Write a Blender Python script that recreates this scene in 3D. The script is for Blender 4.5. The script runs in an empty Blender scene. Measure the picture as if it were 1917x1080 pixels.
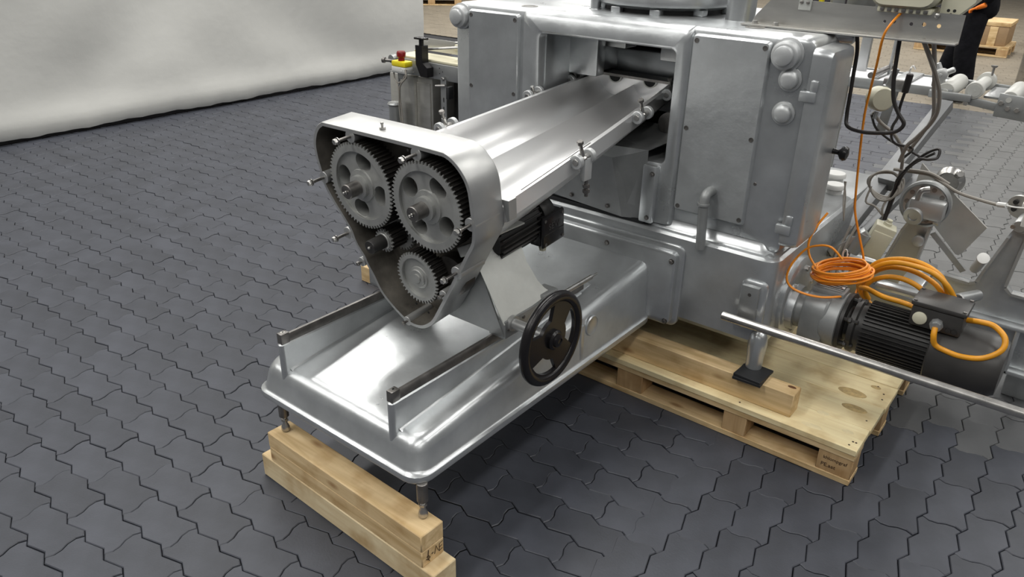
import bpy, bmesh, math, random
from mathutils import Vector, Matrix
from mathutils.geometry import tessellate_polygon
S = bpy.context.scene
COL = S.collection
random.seed(7)
PI = math.pi

# ------------------------------------------------------------------ camera, world, lights, exposure
def setup_camera():
    yaw, pitch, roll = math.radians(-38.0), math.radians(26.0), math.radians(1.19)
    cy, sy, cp, sp = math.cos(yaw), math.sin(yaw), math.cos(pitch), math.sin(pitch)
    fwd = Vector((sy*cp, cy*cp, -sp)); right = Vector((cy, -sy, 0)); down = fwd.cross(right)
    c, s = math.cos(roll), math.sin(roll)
    r2 = right*c - down*s; d2 = right*s + down*c
    cam = bpy.data.cameras.new('camera'); o = bpy.data.objects.new('camera', cam); COL.objects.link(o)
    cam.sensor_width = 36.0; cam.lens = 1434.0/1917.0*36.0
    cam.clip_start = 0.02; cam.clip_end = 200
    u = -d2; b = -fwd
    o.matrix_world = Matrix(((r2.x, u.x, b.x, 0), (r2.y, u.y, b.y, 0), (r2.z, u.z, b.z, 1.67), (0, 0, 0, 1)))
    S.camera = o
setup_camera()
S.view_settings.view_transform = 'Standard'; S.view_settings.look = 'None'
S.view_settings.exposure = 0.18; S.view_settings.gamma = 1.0; S.view_settings.use_curve_mapping = False
W = bpy.data.worlds.new('hall_light'); S.world = W; W.use_nodes = True
bg = W.node_tree.nodes['Background']; bg.inputs[0].default_value = (0.96, 0.98, 1.0, 1); bg.inputs[1].default_value = 0.11
def lamp(name, loc, size, power, rot=(0, 0, 0), color=(1.0, 0.98, 0.94)):
    l = bpy.data.lights.new(name, 'AREA'); l.shape = 'RECTANGLE'; l.size, l.size_y = size; l.energy = power; l.color = color
    o = bpy.data.objects.new(name, l); COL.objects.link(o); o.location = loc; o.rotation_euler = rot
# rows of hall strip lights, hung along the hall
for x, w in ((-9.6, 125), (-6.0, 125), (-2.6, 135), (1.4, 95), (4.8, 95)):
    for y in (-2.5, 3.5, 9.5, 15.5):
        lamp('ceiling_strip_light', (x, y, 5.6), (0.5, 4.6), w*(1.6 if y > 8 and x < -4 else 1.0))
try:
    S.cycles.use_denoising = True; S.cycles.max_bounces = 6; S.cycles.diffuse_bounces = 3; S.cycles.glossy_bounces = 4
    S.cycles.caustics_reflective = False; S.cycles.caustics_refractive = False
except Exception: pass

# ------------------------------------------------------------------ materials
def mat(name, col, rough=0.5, metal=0.0, var=0.0, vscale=8.0, bump=0.0, bscale=40.0, spec=0.5, rvar=0.0, stretch=None, col2=None, coat=0.0, trans=0.0, bdist=0.01, rand=0.0):
    m = bpy.data.materials.new(name); m.use_nodes = True; nt = m.node_tree; N = nt.nodes; L = nt.links
    p = N['Principled BSDF']; p.inputs['Base Color'].default_value = (*col, 1); p.inputs['Roughness'].default_value = rough
    p.inputs['Metallic'].default_value = metal; p.inputs['Specular IOR Level'].default_value = spec
    p.inputs['Coat Weight'].default_value = coat; p.inputs['Transmission Weight'].default_value = trans
    if coat: p.inputs['Coat Roughness'].default_value = 0.25
    tc = N.new('ShaderNodeTexCoord'); mp = N.new('ShaderNodeMapping'); L.new(tc.outputs['Object'], mp.inputs[0])
    if stretch: mp.inputs['Scale'].default_value = stretch
    last = None
    if var or col2:
        n = N.new('ShaderNodeTexNoise'); n.inputs['Scale'].default_value = vscale; n.inputs['Detail'].default_value = 5
        n.inputs['Roughness'].default_value = 0.62; L.new(mp.outputs[0], n.inputs[0])
        r = N.new('ShaderNodeValToRGB'); L.new(n.outputs[0], r.inputs[0])
        c2 = col2 if col2 else tuple(min(1, c*(1+var)) for c in col)
        c1 = col if col2 else tuple(c*(1-var) for c in col)
        r.color_ramp.elements[0].position = 0.32; r.color_ramp.elements[1].position = 0.68
        r.color_ramp.elements[0].color = (*c1, 1); r.color_ramp.elements[1].color = (*c2, 1)
        last = r.outputs[0]
        if rvar:
            mr = N.new('ShaderNodeMapRange'); mr.inputs[3].default_value = max(0.03, rough-rvar); mr.inputs[4].default_value = rough+rvar
            L.new(n.outputs[0], mr.inputs[0]); L.new(mr.outputs[0], p.inputs['Roughness'])
    if rand:
        oi = N.new('ShaderNodeObjectInfo'); mx = N.new('ShaderNodeMix'); mx.data_type = 'RGBA'; mx.blend_type = 'MULTIPLY'
        mr2 = N.new('ShaderNodeMapRange'); mr2.inputs[3].default_value = 1-rand; mr2.inputs[4].default_value = 1+rand
        L.new(oi.outputs['Random'], mr2.inputs[0]); mx.inputs[0].default_value = 1.0
        if last: L.new(last, mx.inputs[6])
        else: mx.inputs[6].default_value = (*col, 1)
        cb = N.new('ShaderNodeCombineColor')
        for k in range(3): L.new(mr2.outputs[0], cb.inputs[k])
        L.new(cb.outputs[0], mx.inputs[7]); last = mx.outputs[2]
    if last: L.new(last, p.inputs['Base Color'])
    if bump:
        n2 = N.new('ShaderNodeTexNoise'); n2.inputs['Scale'].default_value = bscale; n2.inputs['Detail'].default_value = 4
        L.new(mp.outputs[0], n2.inputs[0])
        b = N.new('ShaderNodeBump'); b.inputs['Strength'].default_value = bump; b.inputs['Distance'].default_value = bdist
        L.new(n2.outputs[0], b.inputs['Height']); L.new(b.outputs[0], p.inputs['Normal'])
    return m
def wood(name, c1, c2, axis='x', knots=True, rough=0.62):
    m = bpy.data.materials.new(name); m.use_nodes = True; nt = m.node_tree; N = nt.nodes; L = nt.links
    p = N['Principled BSDF']; p.inputs['Roughness'].default_value = rough; p.inputs['Specular IOR Level'].default_value = 0.3
    tc = N.new('ShaderNodeTexCoord'); oi = N.new('ShaderNodeObjectInfo')
    ad = N.new('ShaderNodeVectorMath'); ad.operation = 'ADD'; L.new(tc.outputs['Object'], ad.inputs[0])
    cx = N.new('ShaderNodeCombineXYZ'); ml = N.new('ShaderNodeMath'); ml.operation = 'MULTIPLY'; ml.inputs[1].default_value = 7.0
    L.new(oi.outputs['Random'], ml.inputs[0])
    for k in range(3): L.new(ml.outputs[0], cx.inputs[k])
    L.new(cx.outputs[0], ad.inputs[1])
    mp = N.new('ShaderNodeMapping'); L.new(ad.outputs[0], mp.inputs[0])
    sc = {'x': (1.2, 14, 14), 'y': (14, 1.2, 14), 'z': (14, 14, 1.2)}[axis]; mp.inputs['Scale'].default_value = sc
    n = N.new('ShaderNodeTexNoise'); n.inputs['Scale'].default_value = 3.0; n.inputs['Detail'].default_value = 6; n.inputs['Distortion'].default_value = 0.6
    L.new(mp.outputs[0], n.inputs[0])
    r = N.new('ShaderNodeValToRGB'); L.new(n.outputs[0], r.inputs[0])
    r.color_ramp.elements[0].position = 0.3; r.color_ramp.elements[1].position = 0.66
    r.color_ramp.elements[0].color = (*c2, 1); r.color_ramp.elements[1].color = (*c1, 1)
    n3 = N.new('ShaderNodeTexNoise'); n3.inputs['Scale'].default_value = 9.0; n3.inputs['Detail'].default_value = 3; L.new(ad.outputs[0], n3.inputs[0])
    r3 = N.new('ShaderNodeValToRGB'); L.new(n3.outputs[0], r3.inputs[0]); r3.color_ramp.elements[0].position = 0.25; r3.color_ramp.elements[1].position = 0.5
    r3.color_ramp.elements[0].color = (0.62, 0.5, 0.36, 1); r3.color_ramp.elements[1].color = (1, 1, 1, 1)
    mx = N.new('ShaderNodeMix'); mx.data_type = 'RGBA'; mx.blend_type = 'MULTIPLY'; mx.inputs[0].default_value = 0.75
    L.new(r.outputs[0], mx.inputs[6]); L.new(r3.outputs[0], mx.inputs[7]); out = mx.outputs[2]
    if knots:
        v = N.new('ShaderNodeTexVoronoi'); v.inputs['Scale'].default_value = 1.0
        mp2 = N.new('ShaderNodeMapping'); mp2.inputs['Scale'].default_value = {'x': (4.5, 12, 12), 'y': (12, 4.5, 12), 'z': (12, 12, 4.5)}[axis]
        L.new(ad.outputs[0], mp2.inputs[0]); L.new(mp2.outputs[0], v.inputs[0])
        rk = N.new('ShaderNodeValToRGB'); L.new(v.outputs['Distance'], rk.inputs[0]); rk.color_ramp.elements[0].position = 0.06; rk.color_ramp.elements[1].position = 0.17
        rk.color_ramp.elements[0].color = (0.35, 0.2, 0.1, 1); rk.color_ramp.elements[1].color = (1, 1, 1, 1)
        mk_ = N.new('ShaderNodeMix'); mk_.data_type = 'RGBA'; mk_.blend_type = 'MULTIPLY'; mk_.inputs[0].default_value = 0.7
        L.new(out, mk_.inputs[6]); L.new(rk.outputs[0], mk_.inputs[7]); out = mk_.outputs[2]
    L.new(out, p.inputs['Base Color'])
    b = N.new('ShaderNodeBump'); b.inputs['Strength'].default_value = 0.15; b.inputs['Distance'].default_value = 0.004
    L.new(n.outputs[0], b.inputs['Height']); L.new(b.outputs[0], p.inputs['Normal'])
    return m
M = {}
M['silver'] = mat('silver_paint', (0.57, 0.59, 0.60), 0.31, 0.76, var=0.11, vscale=6, bump=0.2, bscale=20, rvar=0.12, bdist=0.005)
M['silverdent'] = mat('silver_paint_dented', (0.57, 0.59, 0.60), 0.37, 0.73, var=0.1, vscale=6, bump=0.4, bscale=34, rvar=0.07, bdist=0.004)
M['silvercap'] = mat('silver_paint_on_caps', (0.56, 0.575, 0.58), 0.42, 0.55, var=0.06, vscale=9)
M['alu'] = mat('bare_aluminium', (0.5, 0.505, 0.5), 0.42, 0.72, var=0.06, vscale=9, bump=0.06, bscale=60, rvar=0.06, bdist=0.002)
M['polish'] = mat('polished_aluminium', (0.92, 0.92, 0.92), 0.33, 0.74, bump=0.03, bscale=9, bdist=0.002)
M['plate'] = mat('matt_aluminium_plate', (0.62, 0.63, 0.6), 0.5, 0.6, var=0.07, vscale=12, bump=0.05, bscale=80, bdist=0.002)
M['gear'] = mat('gear_steel', (0.46, 0.465, 0.45), 0.48, 0.65, var=0.12, vscale=14, bump=0.05, bscale=90, bdist=0.001)
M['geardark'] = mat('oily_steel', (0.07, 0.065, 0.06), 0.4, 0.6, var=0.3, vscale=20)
M['steel'] = mat('bright_steel', (0.5, 0.49, 0.47), 0.3, 0.95, var=0.12, vscale=25, rvar=0.08)
M['dullsteel'] = mat('dull_steel', (0.22, 0.21, 0.2), 0.4, 0.9, var=0.25, vscale=20, rvar=0.1)
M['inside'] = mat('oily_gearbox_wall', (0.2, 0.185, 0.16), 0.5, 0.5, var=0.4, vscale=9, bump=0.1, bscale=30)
M['black'] = mat('black_plastic', (0.011, 0.010, 0.011), 0.25, 0.0, spec=0.35)
M['motor'] = mat('black_motor_paint', (0.026, 0.025, 0.024), 0.42, 0.15, var=0.25, vscale=10)
M['cowl'] = mat('grey_black_cowl_paint', (0.052, 0.05, 0.048), 0.38, 0.3, var=0.2, vscale=6)
M['grey'] = mat('grey_gearbox_paint', (0.29, 0.3, 0.3), 0.42, 0.35, var=0.12, vscale=12, bump=0.05, bscale=40)
M['rubber'] = mat('black_rubber', (0.016, 0.017, 0.019), 0.6)
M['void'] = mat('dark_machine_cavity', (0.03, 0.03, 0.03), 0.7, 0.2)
M['orange'] = mat('orange_cable_jacket', (0.9, 0.30, 0.02), 0.4)
M['yellow'] = mat('yellow_orange_cable_jacket', (0.72, 0.31, 0.015), 0.42, var=0.12, vscale=18)
M['beige'] = mat('beige_plastic', (0.66, 0.64, 0.5), 0.45, var=0.06)
M['cream'] = mat('cream_belt', (0.72, 0.68, 0.5), 0.6)
M['white'] = mat('white_plastic', (0.72, 0.72, 0.7), 0.4)
M['paper'] = mat('white_web', (0.8, 0.8, 0.82), 0.45)
M['inox'] = mat('brushed_stainless', (0.58, 0.57, 0.54), 0.36, 0.9, var=0.08, vscale=5, rvar=0.08, stretch=(1, 1, 6))
M['galv'] = mat('galvanised_sheet', (0.4, 0.41, 0.41), 0.4, 0.75, var=0.1, vscale=9)
M['redbtn'] = mat('red_button', (0.22, 0.008, 0.008), 0.25)
M['yel'] = mat('yellow_box', (0.85, 0.7, 0.02), 0.4)
M['cable_g'] = mat('grey_cable', (0.3, 0.28, 0.25), 0.5)
M['cable_b'] = mat('black_cable', (0.02, 0.017, 0.016), 0.45)
M['cloth'] = mat('black_workwear', (0.009, 0.009, 0.011), 0.95, var=0.3, vscale=14, bump=0.5, bscale=14, spec=0.12, bdist=0.02)
M['boot'] = mat('dark_grey_shoe', (0.03, 0.03, 0.032), 0.6)
M['skin'] = mat('skin', (0.5, 0.3, 0.2), 0.5)
M['glove'] = mat('orange_glove', (0.85, 0.2, 0.01), 0.6)
M['hair'] = mat('dark_hair', (0.03, 0.02, 0.015), 0.6)
M['tarp'] = mat('white_grey_tarpaulin', (0.6, 0.6, 0.57), 0.55, var=0.05, vscale=1.2, bump=0.15, bscale=5, bdist=0.03)
M['ink'] = mat('dark_brown_ink', (0.05, 0.025, 0.012), 0.7)
M['clear'] = mat('hazy_guard_sheet', (0.5, 0.49, 0.46), 0.3, 0.4, var=0.08, vscale=6)
M['joint'] = mat('dark_joint_sand', (0.02, 0.02, 0.022), 0.9)
M['paver'] = mat('anthracite_paver', (0.049, 0.053, 0.066), 0.50, 0.0, var=0.22, vscale=5, bump=0.25, bscale=160, spec=0.5, bdist=0.0015, rand=0.13)
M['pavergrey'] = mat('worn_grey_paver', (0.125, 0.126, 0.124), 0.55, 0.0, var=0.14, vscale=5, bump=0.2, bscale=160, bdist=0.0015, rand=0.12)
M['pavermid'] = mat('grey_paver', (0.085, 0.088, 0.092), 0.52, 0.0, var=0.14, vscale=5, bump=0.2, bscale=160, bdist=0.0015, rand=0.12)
M['pavertan'] = mat('tan_paver', (0.21, 0.18, 0.135), 0.6, 0.0, var=0.12, vscale=3, bump=0.2, bscale=120, bdist=0.0015, rand=0.1)
M['pine'] = wood('pine_x', (0.78, 0.59, 0.34), (0.56, 0.39, 0.19), 'x')
M['piney'] = wood('pine_y', (0.72, 0.54, 0.3), (0.52, 0.35, 0.16), 'y')
M['pinez'] = wood('pine_end', (0.6, 0.41, 0.22), (0.45, 0.29, 0.14), 'z', knots=False)
M['pale'] = wood('pale_pine', (0.82, 0.69, 0.45), (0.70, 0.55, 0.33), 'x', knots=False)
M['deck'] = wood('pallet_deck_pine', (0.92, 0.80, 0.50), (0.80, 0.65, 0.37), 'x', knots=False)
M['oldpine'] = wood('old_pine', (0.5, 0.33, 0.15), (0.34, 0.2, 0.08), 'x')
M['roller'] = mat('grey_white_roller', (0.5, 0.5, 0.47), 0.45)
M['strut'] = mat('dull_grey_tube', (0.2, 0.205, 0.21), 0.5, 0.4, var=0.12, vscale=10)
M['knot'] = mat('brown_knot', (0.5, 0.36, 0.16), 0.6, var=0.3, vscale=40)
M['knotpale'] = mat('pale_knot', (0.8, 0.68, 0.42), 0.6, var=0.08, vscale=40)
M['knotdark'] = mat('dark_knot', (0.12, 0.05, 0.02), 0.6, var=0.4, vscale=60)
M['crate'] = mat('dark_crate', (0.02, 0.02, 0.03), 0.6)

# ------------------------------------------------------------------ object helpers
WP = {}
def finish(bm, ang=38):
    bmesh.ops.recalc_face_normals(bm, faces=bm.faces)
    ca = math.radians(ang)
    for f in bm.faces: f.smooth = True
    for e in bm.edges:
        e.smooth = not (len(e.link_faces) == 2 and e.calc_face_angle(0) > ca)
def link_mesh(name, me, m, c, parent=None):
    o = bpy.data.objects.new(name, me); COL.objects.link(o)
    if m is not None and not me.materials: me.materials.append(m)
    c = Vector(c)
    if parent is not None:
        o.parent = parent; o.location = c - WP[parent.name]
    else: o.location = c
    WP[o.name] = c
    return o
def mk(name, bm, m, parent=None, base=False, ang=38):
    finish(bm, ang)
    xs = [v.co for v in bm.verts]
    lo = Vector((min(v.x for v in xs), min(v.y for v in xs), min(v.z for v in xs))); hi = Vector((max(v.x for v in xs), max(v.y for v in xs), max(v.z for v in xs)))
    c = (lo+hi)/2
    if base: c.z = lo.z
    bmesh.ops.translate(bm, verts=bm.verts, vec=-c)
    me = bpy.data.meshes.new(name); bm.to_mesh(me); bm.free()
    return link_mesh(name, me, M[m] if isinstance(m, str) else m, c, parent)
def tag(o, label=None, cat=None, group=None, kind=None):
    if label: o['label'] = label
    if cat: o['category'] = cat
    if group: o['group'] = group
    if kind: o['kind'] = kind
    return o
def root(name, loc, label, cat, group=None):
    o = bpy.data.objects.new(name, None); COL.objects.link(o); o.location = loc; o.empty_display_size = 0.05
    WP[o.name] = Vector(loc); return tag(o, label, cat, group)
def B(): return bmesh.new()
def merge(bm, t):
    me = bpy.data.meshes.new('t'); t.to_mesh(me); t.free(); bm.from_mesh(me); bpy.data.meshes.remove(me)
def box(bm, x0, x1, y0, y1, z0, z1, bev=0.0, seg=2, mat4=None):
    t = B(); bmesh.ops.create_cube(t, size=1)
    for v in t.verts: v.co = Vector(((x0+x1)/2+v.co.x*(x1-x0), (y0+y1)/2+v.co.y*(y1-y0), (z0+z1)/2+v.co.z*(z1-z0)))
    if bev: bmesh.ops.bevel(t, geom=t.edges[:], offset=bev, segments=seg, profile=0.5, affect='EDGES')
    if mat4: bmesh.ops.transform(t, matrix=mat4, verts=t.verts)
    merge(bm, t); return bm
def basis(a):
    a = Vector(a).normalized(); h = Vector((0, 0, 1)) if abs(a.z) < 0.9 else Vector((1, 0, 0))
    u = h.cross(a).normalized(); return u, a.cross(u), a
def rings(bm, R, closed=True, cap0=True, cap1=True):
    vs = [[bm.verts.new(p) for p in r] for r in R]; n = len(vs[0])
    for a, b in zip(vs, vs[1:]):
        for i in range(n if closed else n-1):
            j = (i+1) % n
            try: bm.faces.new((a[i], a[j], b[j], b[i]))
            except ValueError: pass
    if cap0 and closed: bm.faces.new(vs[0][::-1])
    if cap1 and closed: bm.faces.new(vs[-1])
    return vs
def lathe(bm, p0, axis, prof, seg=28, cap0=True, cap1=True):
    u, v, a = basis(axis); p0 = Vector(p0); R = []
    for r, h in prof:
        r = max(r, 1e-5)
        R.append([p0+a*h+(u*math.cos(2*PI*i/seg)+v*math.sin(2*PI*i/seg))*r for i in range(seg)])
    rings(bm, R, True, cap0, cap1); return bm
def cyl(bm, p0, p1, r, seg=20, bev=0.0, r1=None):
    p0, p1 = Vector(p0), Vector(p1); h = (p1-p0).length; r1 = r if r1 is None else r1
    pr = [(r, 0), (r1, h)] if not bev else [(r-bev, 0), (r, bev), (r1, h-bev), (r1-bev, h)]
    return lathe(bm, p0, p1-p0, pr, seg)
def hexbolt(bm, p0, axis, r, h):
    return lathe(bm, p0, axis, [(r, 0), (r, h*0.85), (r*0.85, h)], 6)
def smooth_path(P, n=6):
    P = [Vector(p) for p in P]
    if len(P) < 3 or n < 2: return P
    Q = [P[0]*2-P[1]]+P+[P[-1]*2-P[-2]]; out = []
    for i in range(1, len(Q)-2):
        a, b, c, d = Q[i-1:i+3]
        for k in range(n):
            t = k/n; out.append(0.5*((2*b)+(c-a)*t+(2*a-5*b+4*c-d)*t*t+(3*b-3*c+d-a)*t**3))
    out.append(P[-1]); return out
def tube(bm, P, r, seg=8, n=6, closed=False):
    P = smooth_path(P, n); u = None; R = []
    for i, p in enumerate(P):
        d = (P[min(i+1, len(P)-1)]-P[max(i-1, 0)])
        if d.length < 1e-9: d = Vector((0, 0, 1))
        d.normalize()
        if u is None: u = basis(d)[0]
        u = (u-d*u.dot(d)); u = u.normalized() if u.length > 1e-6 else basis(d)[0]
        v = d.cross(u); R.append([p+(u*math.cos(2*PI*k/seg)+v*math.sin(2*PI*k/seg))*r for k in range(seg)])
    rings(bm, R); return bm
def prism(bm, outer, holes, f, d0, d1):
    """outer / holes: 2-D loops; f(a, b, d) gives the world point; extruded from d0 to d1"""
    loops = [[Vector((a, b, 0)) for a, b in outer]]+[[Vector((a, b, 0)) for a, b in h] for h in holes]
    flat = [p for l in loops for p in l]; tris = tessellate_polygon(loops)
    V0 = [bm.verts.new(f(p.x, p.y, d0)) for p in flat]; V1 = [bm.verts.new(f(p.x, p.y, d1)) for p in flat]
    for t in tris:
        try: bm.faces.new([V0[i] for i in t]); bm.faces.new([V1[i] for i in t][::-1])
        except ValueError: pass
    k = 0
    for l in loops:
        n = len(l)
        for i in range(n):
            j = (i+1) % n; bm.faces.new((V0[k+i], V0[k+j], V1[k+j], V1[k+i]))
        k += n
    return bm
def XZ(a, b, d): return Vector((a, d, b))
def YZ(a, b, d): return Vector((d, a, b))
def XY(a, b, d): return Vector((a, b, d))
def circ(cx, cy, r, n=20, a0=0.0, ry=None): return [(cx+r*math.cos(a0+2*PI*i/n), cy+(ry or r)*math.sin(a0+2*PI*i/n)) for i in range(n)]
def rrect(x0, x1, y0, y1, r, k=5):
    out = []
    for cx, cy, a in ((x1-r, y1-r, 0), (x0+r, y1-r, PI/2), (x0+r, y0+r, PI), (x1-r, y0+r, 1.5*PI)):
        for i in range(k+1):
            t = a+PI/2*i/k; out.append((cx+r*math.cos(t), cy+r*math.sin(t)))
    return out
def ball(bm, c, r, sx=1, sy=1, sz=1, seg=16):
    bmesh.ops.create_uvsphere(bm, u_segments=seg, v_segments=seg//2, radius=r, matrix=Matrix.Translation(c) @ Matrix.Diagonal((sx, sy, sz, 1)))
    return bm
# ------------------------------------------------------------------ floor of interlocking pavers
def paver_loop(L=0.225, Wd=0.113, gap=0.0021, inset=0.0):
    """one wave-edged paver, long side along x, corner at 0,0; loop anticlockwise"""
    zz = [(0.0, 0.0), (0.022, -0.010), (0.0905, 0.010)]           # one tooth, period 0.1125
    g = gap/2+inset
    def along(x):
        p = x % 0.1125
        pts = zz+[(0.1125, 0.0)]
        for (a, b), (c, d) in zip(pts, pts[1:]):
            if a <= p <= c: return b+(d-b)*(p-a)/(c-a)
        return 0
    sx = lambda t: 0.010*math.sin(2*PI*t)
    ks = [k for k in (0.022, 0.0905, 0.1345, 0.203) if k < L]
    ends = [0.0, 0.18, 0.4, 0.6, 0.82, 1.0]
    low = [(k, along(k)+g) for k in ks]
    right = [(L+sx(t)-g, (along(L) if t in (0, 1) else 0)+g+t*(Wd-2*g)) for t in ends]
    top = [(k, Wd+along(k)-g) for k in reversed(ks)]
    left = [(sx(t)+g, g+t*(Wd-2*g)) for t in reversed(ends)]
    return low+right+top+left
def paver_geo(dz=0.0, half=False):
    L = .1125 if half else .225
    a = paver_loop(L, inset=0.0024); b = paver_loop(L); n = len(a); cx, cy = L/2, 0.0565
    V = [(x-cx, y-cy, dz) for x, y in a]+[(x-cx, y-cy, -0.0022+dz) for x, y in b]+[(x-cx, y-cy, -0.02) for x, y in b]
    F = [tuple(range(n))]
    for k in (0, n):
        for i in range(n): j = (i+1) % n; F.append((k+i, k+n+i, k+n+j, k+j))
    return V, F
LENX, WID, XB = 0.225, 0.1135, -0.79
def cell_list():
    out = []     # (cx, cy, rot, tan)
    for k in range(-12, 75):
        y = 0.80+WID*k
        off = 0.1125 if k % 2 else 0.0
        n = 0
        while True:
            x1 = XB-off-n*LENX
            if x1 < -6.9: break
            if y > -0.4 and y < 8.85: out.append((x1-LENX/2, y+WID/2, 0, 0))
            n += 1
        if off and -0.4 < y < 8.85: out.append((XB-0.05625, y+WID/2, 0, 2))      # half stones along the seam
    for k in range(0, 34):
        x = XB-0.011+WID*k
        off = 0.1125 if k % 2 else 0.0
        for n in range(-3, 40):
            y = 0.02+off+n*LENX
            if y+LENX < 8.95 and y > -0.6: out.append((x+WID/2, y+LENX/2, 1, 0))
    for k in range(0, 150):
        y = 8.86+WID*k
        for n in range(0, 90):
            x = -13.0+(0.1125 if k % 2 else 0)+n*LENX
            if x < 3.2 and x > -.2-y: out.append((x, y+WID/2, 0, 1))
    return out
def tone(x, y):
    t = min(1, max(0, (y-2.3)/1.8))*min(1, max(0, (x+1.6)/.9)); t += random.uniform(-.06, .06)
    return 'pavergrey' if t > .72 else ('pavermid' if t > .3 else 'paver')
def to_px(x, y, z=0):
    cam = S.camera.matrix_world.inverted() @ Vector((x, y, z))
    if cam.z > -0.05: return None
    return 958.5+1434*cam.x/-cam.z, 540-1434*cam.y/-cam.z
def build_floor():
    S.view_layers[0].update()
    bm = B(); box(bm, -14, 3.4, -1.2, 26, -0.06, -0.014)
    fl = tag(mk('floor', bm, 'joint', base=False), kind='structure')
    cells = cell_list(); near = []; rest = []
    hide = [(-1.86, -1.15, 1.05, 2.4), (-2.2, -0.36, 2.27, 3.0), (-2.2, -0.75, 2.4, 4.4), (-1.84, -1.1, 1.06, 1.15)]
    for c in cells:
        p = to_px(c[0], c[1])
        ok = p and -40 < p[0] < 1957 and -40 < p[1] < 1120 and c[3] != 1 and not any(a < c[0] < b and d < c[1] < e for a, b, d, e in hide)
        (near if ok else rest).append(c)
    near.sort(key=lambda c: c[0]**2+c[1]**2+1.67**2)
    rest += near[300:]; near = near[:300]
    protos = {}
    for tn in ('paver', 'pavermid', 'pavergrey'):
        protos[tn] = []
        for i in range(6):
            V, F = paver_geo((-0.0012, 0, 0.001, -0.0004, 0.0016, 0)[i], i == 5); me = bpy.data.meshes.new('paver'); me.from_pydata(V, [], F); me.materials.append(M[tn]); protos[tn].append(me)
    proto = None
    for c in near:
        if proto is None: o = bpy.data.objects.new('paver', protos['paver'][0]); proto = o
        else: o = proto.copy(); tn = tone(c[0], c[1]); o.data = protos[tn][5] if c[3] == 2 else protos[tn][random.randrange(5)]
        COL.objects.link(o); o.parent = fl
        cc = Vector((c[0], c[1], 0)); o.location = cc-WP[fl.name]
        o.rotation_euler = (random.uniform(-.006, .006), random.uniform(-.006, .006), (PI/2 if c[2] else 0)+random.uniform(-.008, .008))
        WP[o.name] = cc
    geo = {}
    for c in rest:
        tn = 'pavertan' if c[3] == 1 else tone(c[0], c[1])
        V, F = geo.setdefault(tn, ([], []))
        v, f = paver_geo(random.uniform(-.0015, .0015), c[3] == 2); k = len(V); n = len(v)//3
        v = v[:2*n]; f = f[:1+n]
        if c[2]: v = [(c[0]-y, c[1]+x, z) for x, y, z in v]
        else: v = [(c[0]+x, c[1]+y, z) for x, y, z in v]
        V += v; F += [tuple(i+k for i in q) for q in f]
    for tn, (V, F) in geo.items():
        me = bpy.data.meshes.new('far_pavers'); me.from_pydata(V, [], F)
        o = link_mesh('tan_far_pavers' if tn == 'pavertan' else 'far_pavers', me, M[tn], (0, 0, 0), None)
        o.parent = fl; o.location = -WP[fl.name]; tag(o, kind='stuff')
build_floor()

# ------------------------------------------------------------------ hanging tarpaulin partition on the left
def build_tarp():
    bm = B(); ny, nz = 110, 44; g = []
    for i in range(ny+1):
        y = -0.5+7.15*i/ny; row = []
        for j in range(nz+1):
            t = j/nz; z = 0.035+3.6*t**1.35
            d1 = (y-1.0)*.8-(z-1.0)*1.0; d2 = (y-5.2)*.75+(z-.9)*1.0
            f = .03*math.sin(2.2*d1)*math.exp(-((y-2.0)/2.2)**2)+.028*math.sin(2.6*d2)*math.exp(-((y-5.0)/2.0)**2)
            f += .012*math.sin(5.3*d1+.8*math.sin(2*y))*math.exp(-((y-2.6)/1.8)**2)+.010*math.sin(6.1*d2+math.sin(3*z))*math.exp(-((y-4.6)/1.6)**2)
            f += .010*math.sin(17*y+3*z)*math.exp(-z*5)+.02*math.sin(.9*y+2)
            bulge = .03*math.exp(-((z-.12)/.12)**2)-.05*math.exp(-z*20)
            zz = z+(0.006*math.sin(4.3*y)+0.004*math.sin(13*y)+.004*math.sin(29*y))*math.exp(-z*5)
            row.append(bm.verts.new((-6.60+f*min(1, z*1.6+.1)+bulge, y, zz)))
        g.append(row)
    for a, b in zip(g, g[1:]):
        for j in range(nz): bm.faces.new((a[j], b[j], b[j+1], a[j+1]))
    r = root('tarpaulin', (-6.6, 3, 0), 'large white-grey tarpaulin hanging as a partition along the left side', 'tarpaulin')
    mk('sheet', bm, 'tarp', r, ang=180)
    t = B(); box(t, -6.72, -6.64, -.5, 6.6, .0, .09, .004); mk('gap_shade_strip', t, 'black', r)  # black strip added as the shade in the gap below the sheet
build_tarp()

# ------------------------------------------------------------------ the packaging machine
mach = root('packaging_machine', (-1.47, 2.6, 0.2), 'big silver-painted cast packaging machine body with long bed, on the wooden pallet', 'machine')
def ring3(x0, x1, y0, y1, r, z, k=5, zf=None):
    return [Vector((x, y, zf(y) if zf else z)) for x, y in rrect(x0, x1, y0, y1, r, k)]
# lower pedestal with a light ledge
bm = B()
rings(bm, [ring3(-2.20, -0.765, 2.385, 3.18, .05, .318), ring3(-2.225, -0.735, 2.357, 3.22, .055, .345), ring3(-2.23, -0.735, 2.355, 3.23, .05, .635),
           ring3(-2.228, -0.737, 2.357, 3.228, .05, .648), ring3(-2.218, -0.747, 2.367, 3.218, .045, .657)])
mk('pedestal', bm, 'silver', mach)
bm = B()     # fillet where the upper body meets the ledge
rings(bm, [ring3(-2.22, -0.752, 2.385, 2.7, .05, .655), ring3(-2.205, -0.768, 2.402, 2.68, .05, .668), ring3(-2.2, -0.775, 2.409, 2.67, .05, .69)], True, False, False)
mk('base_fillet', bm, 'silver', mach)
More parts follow.
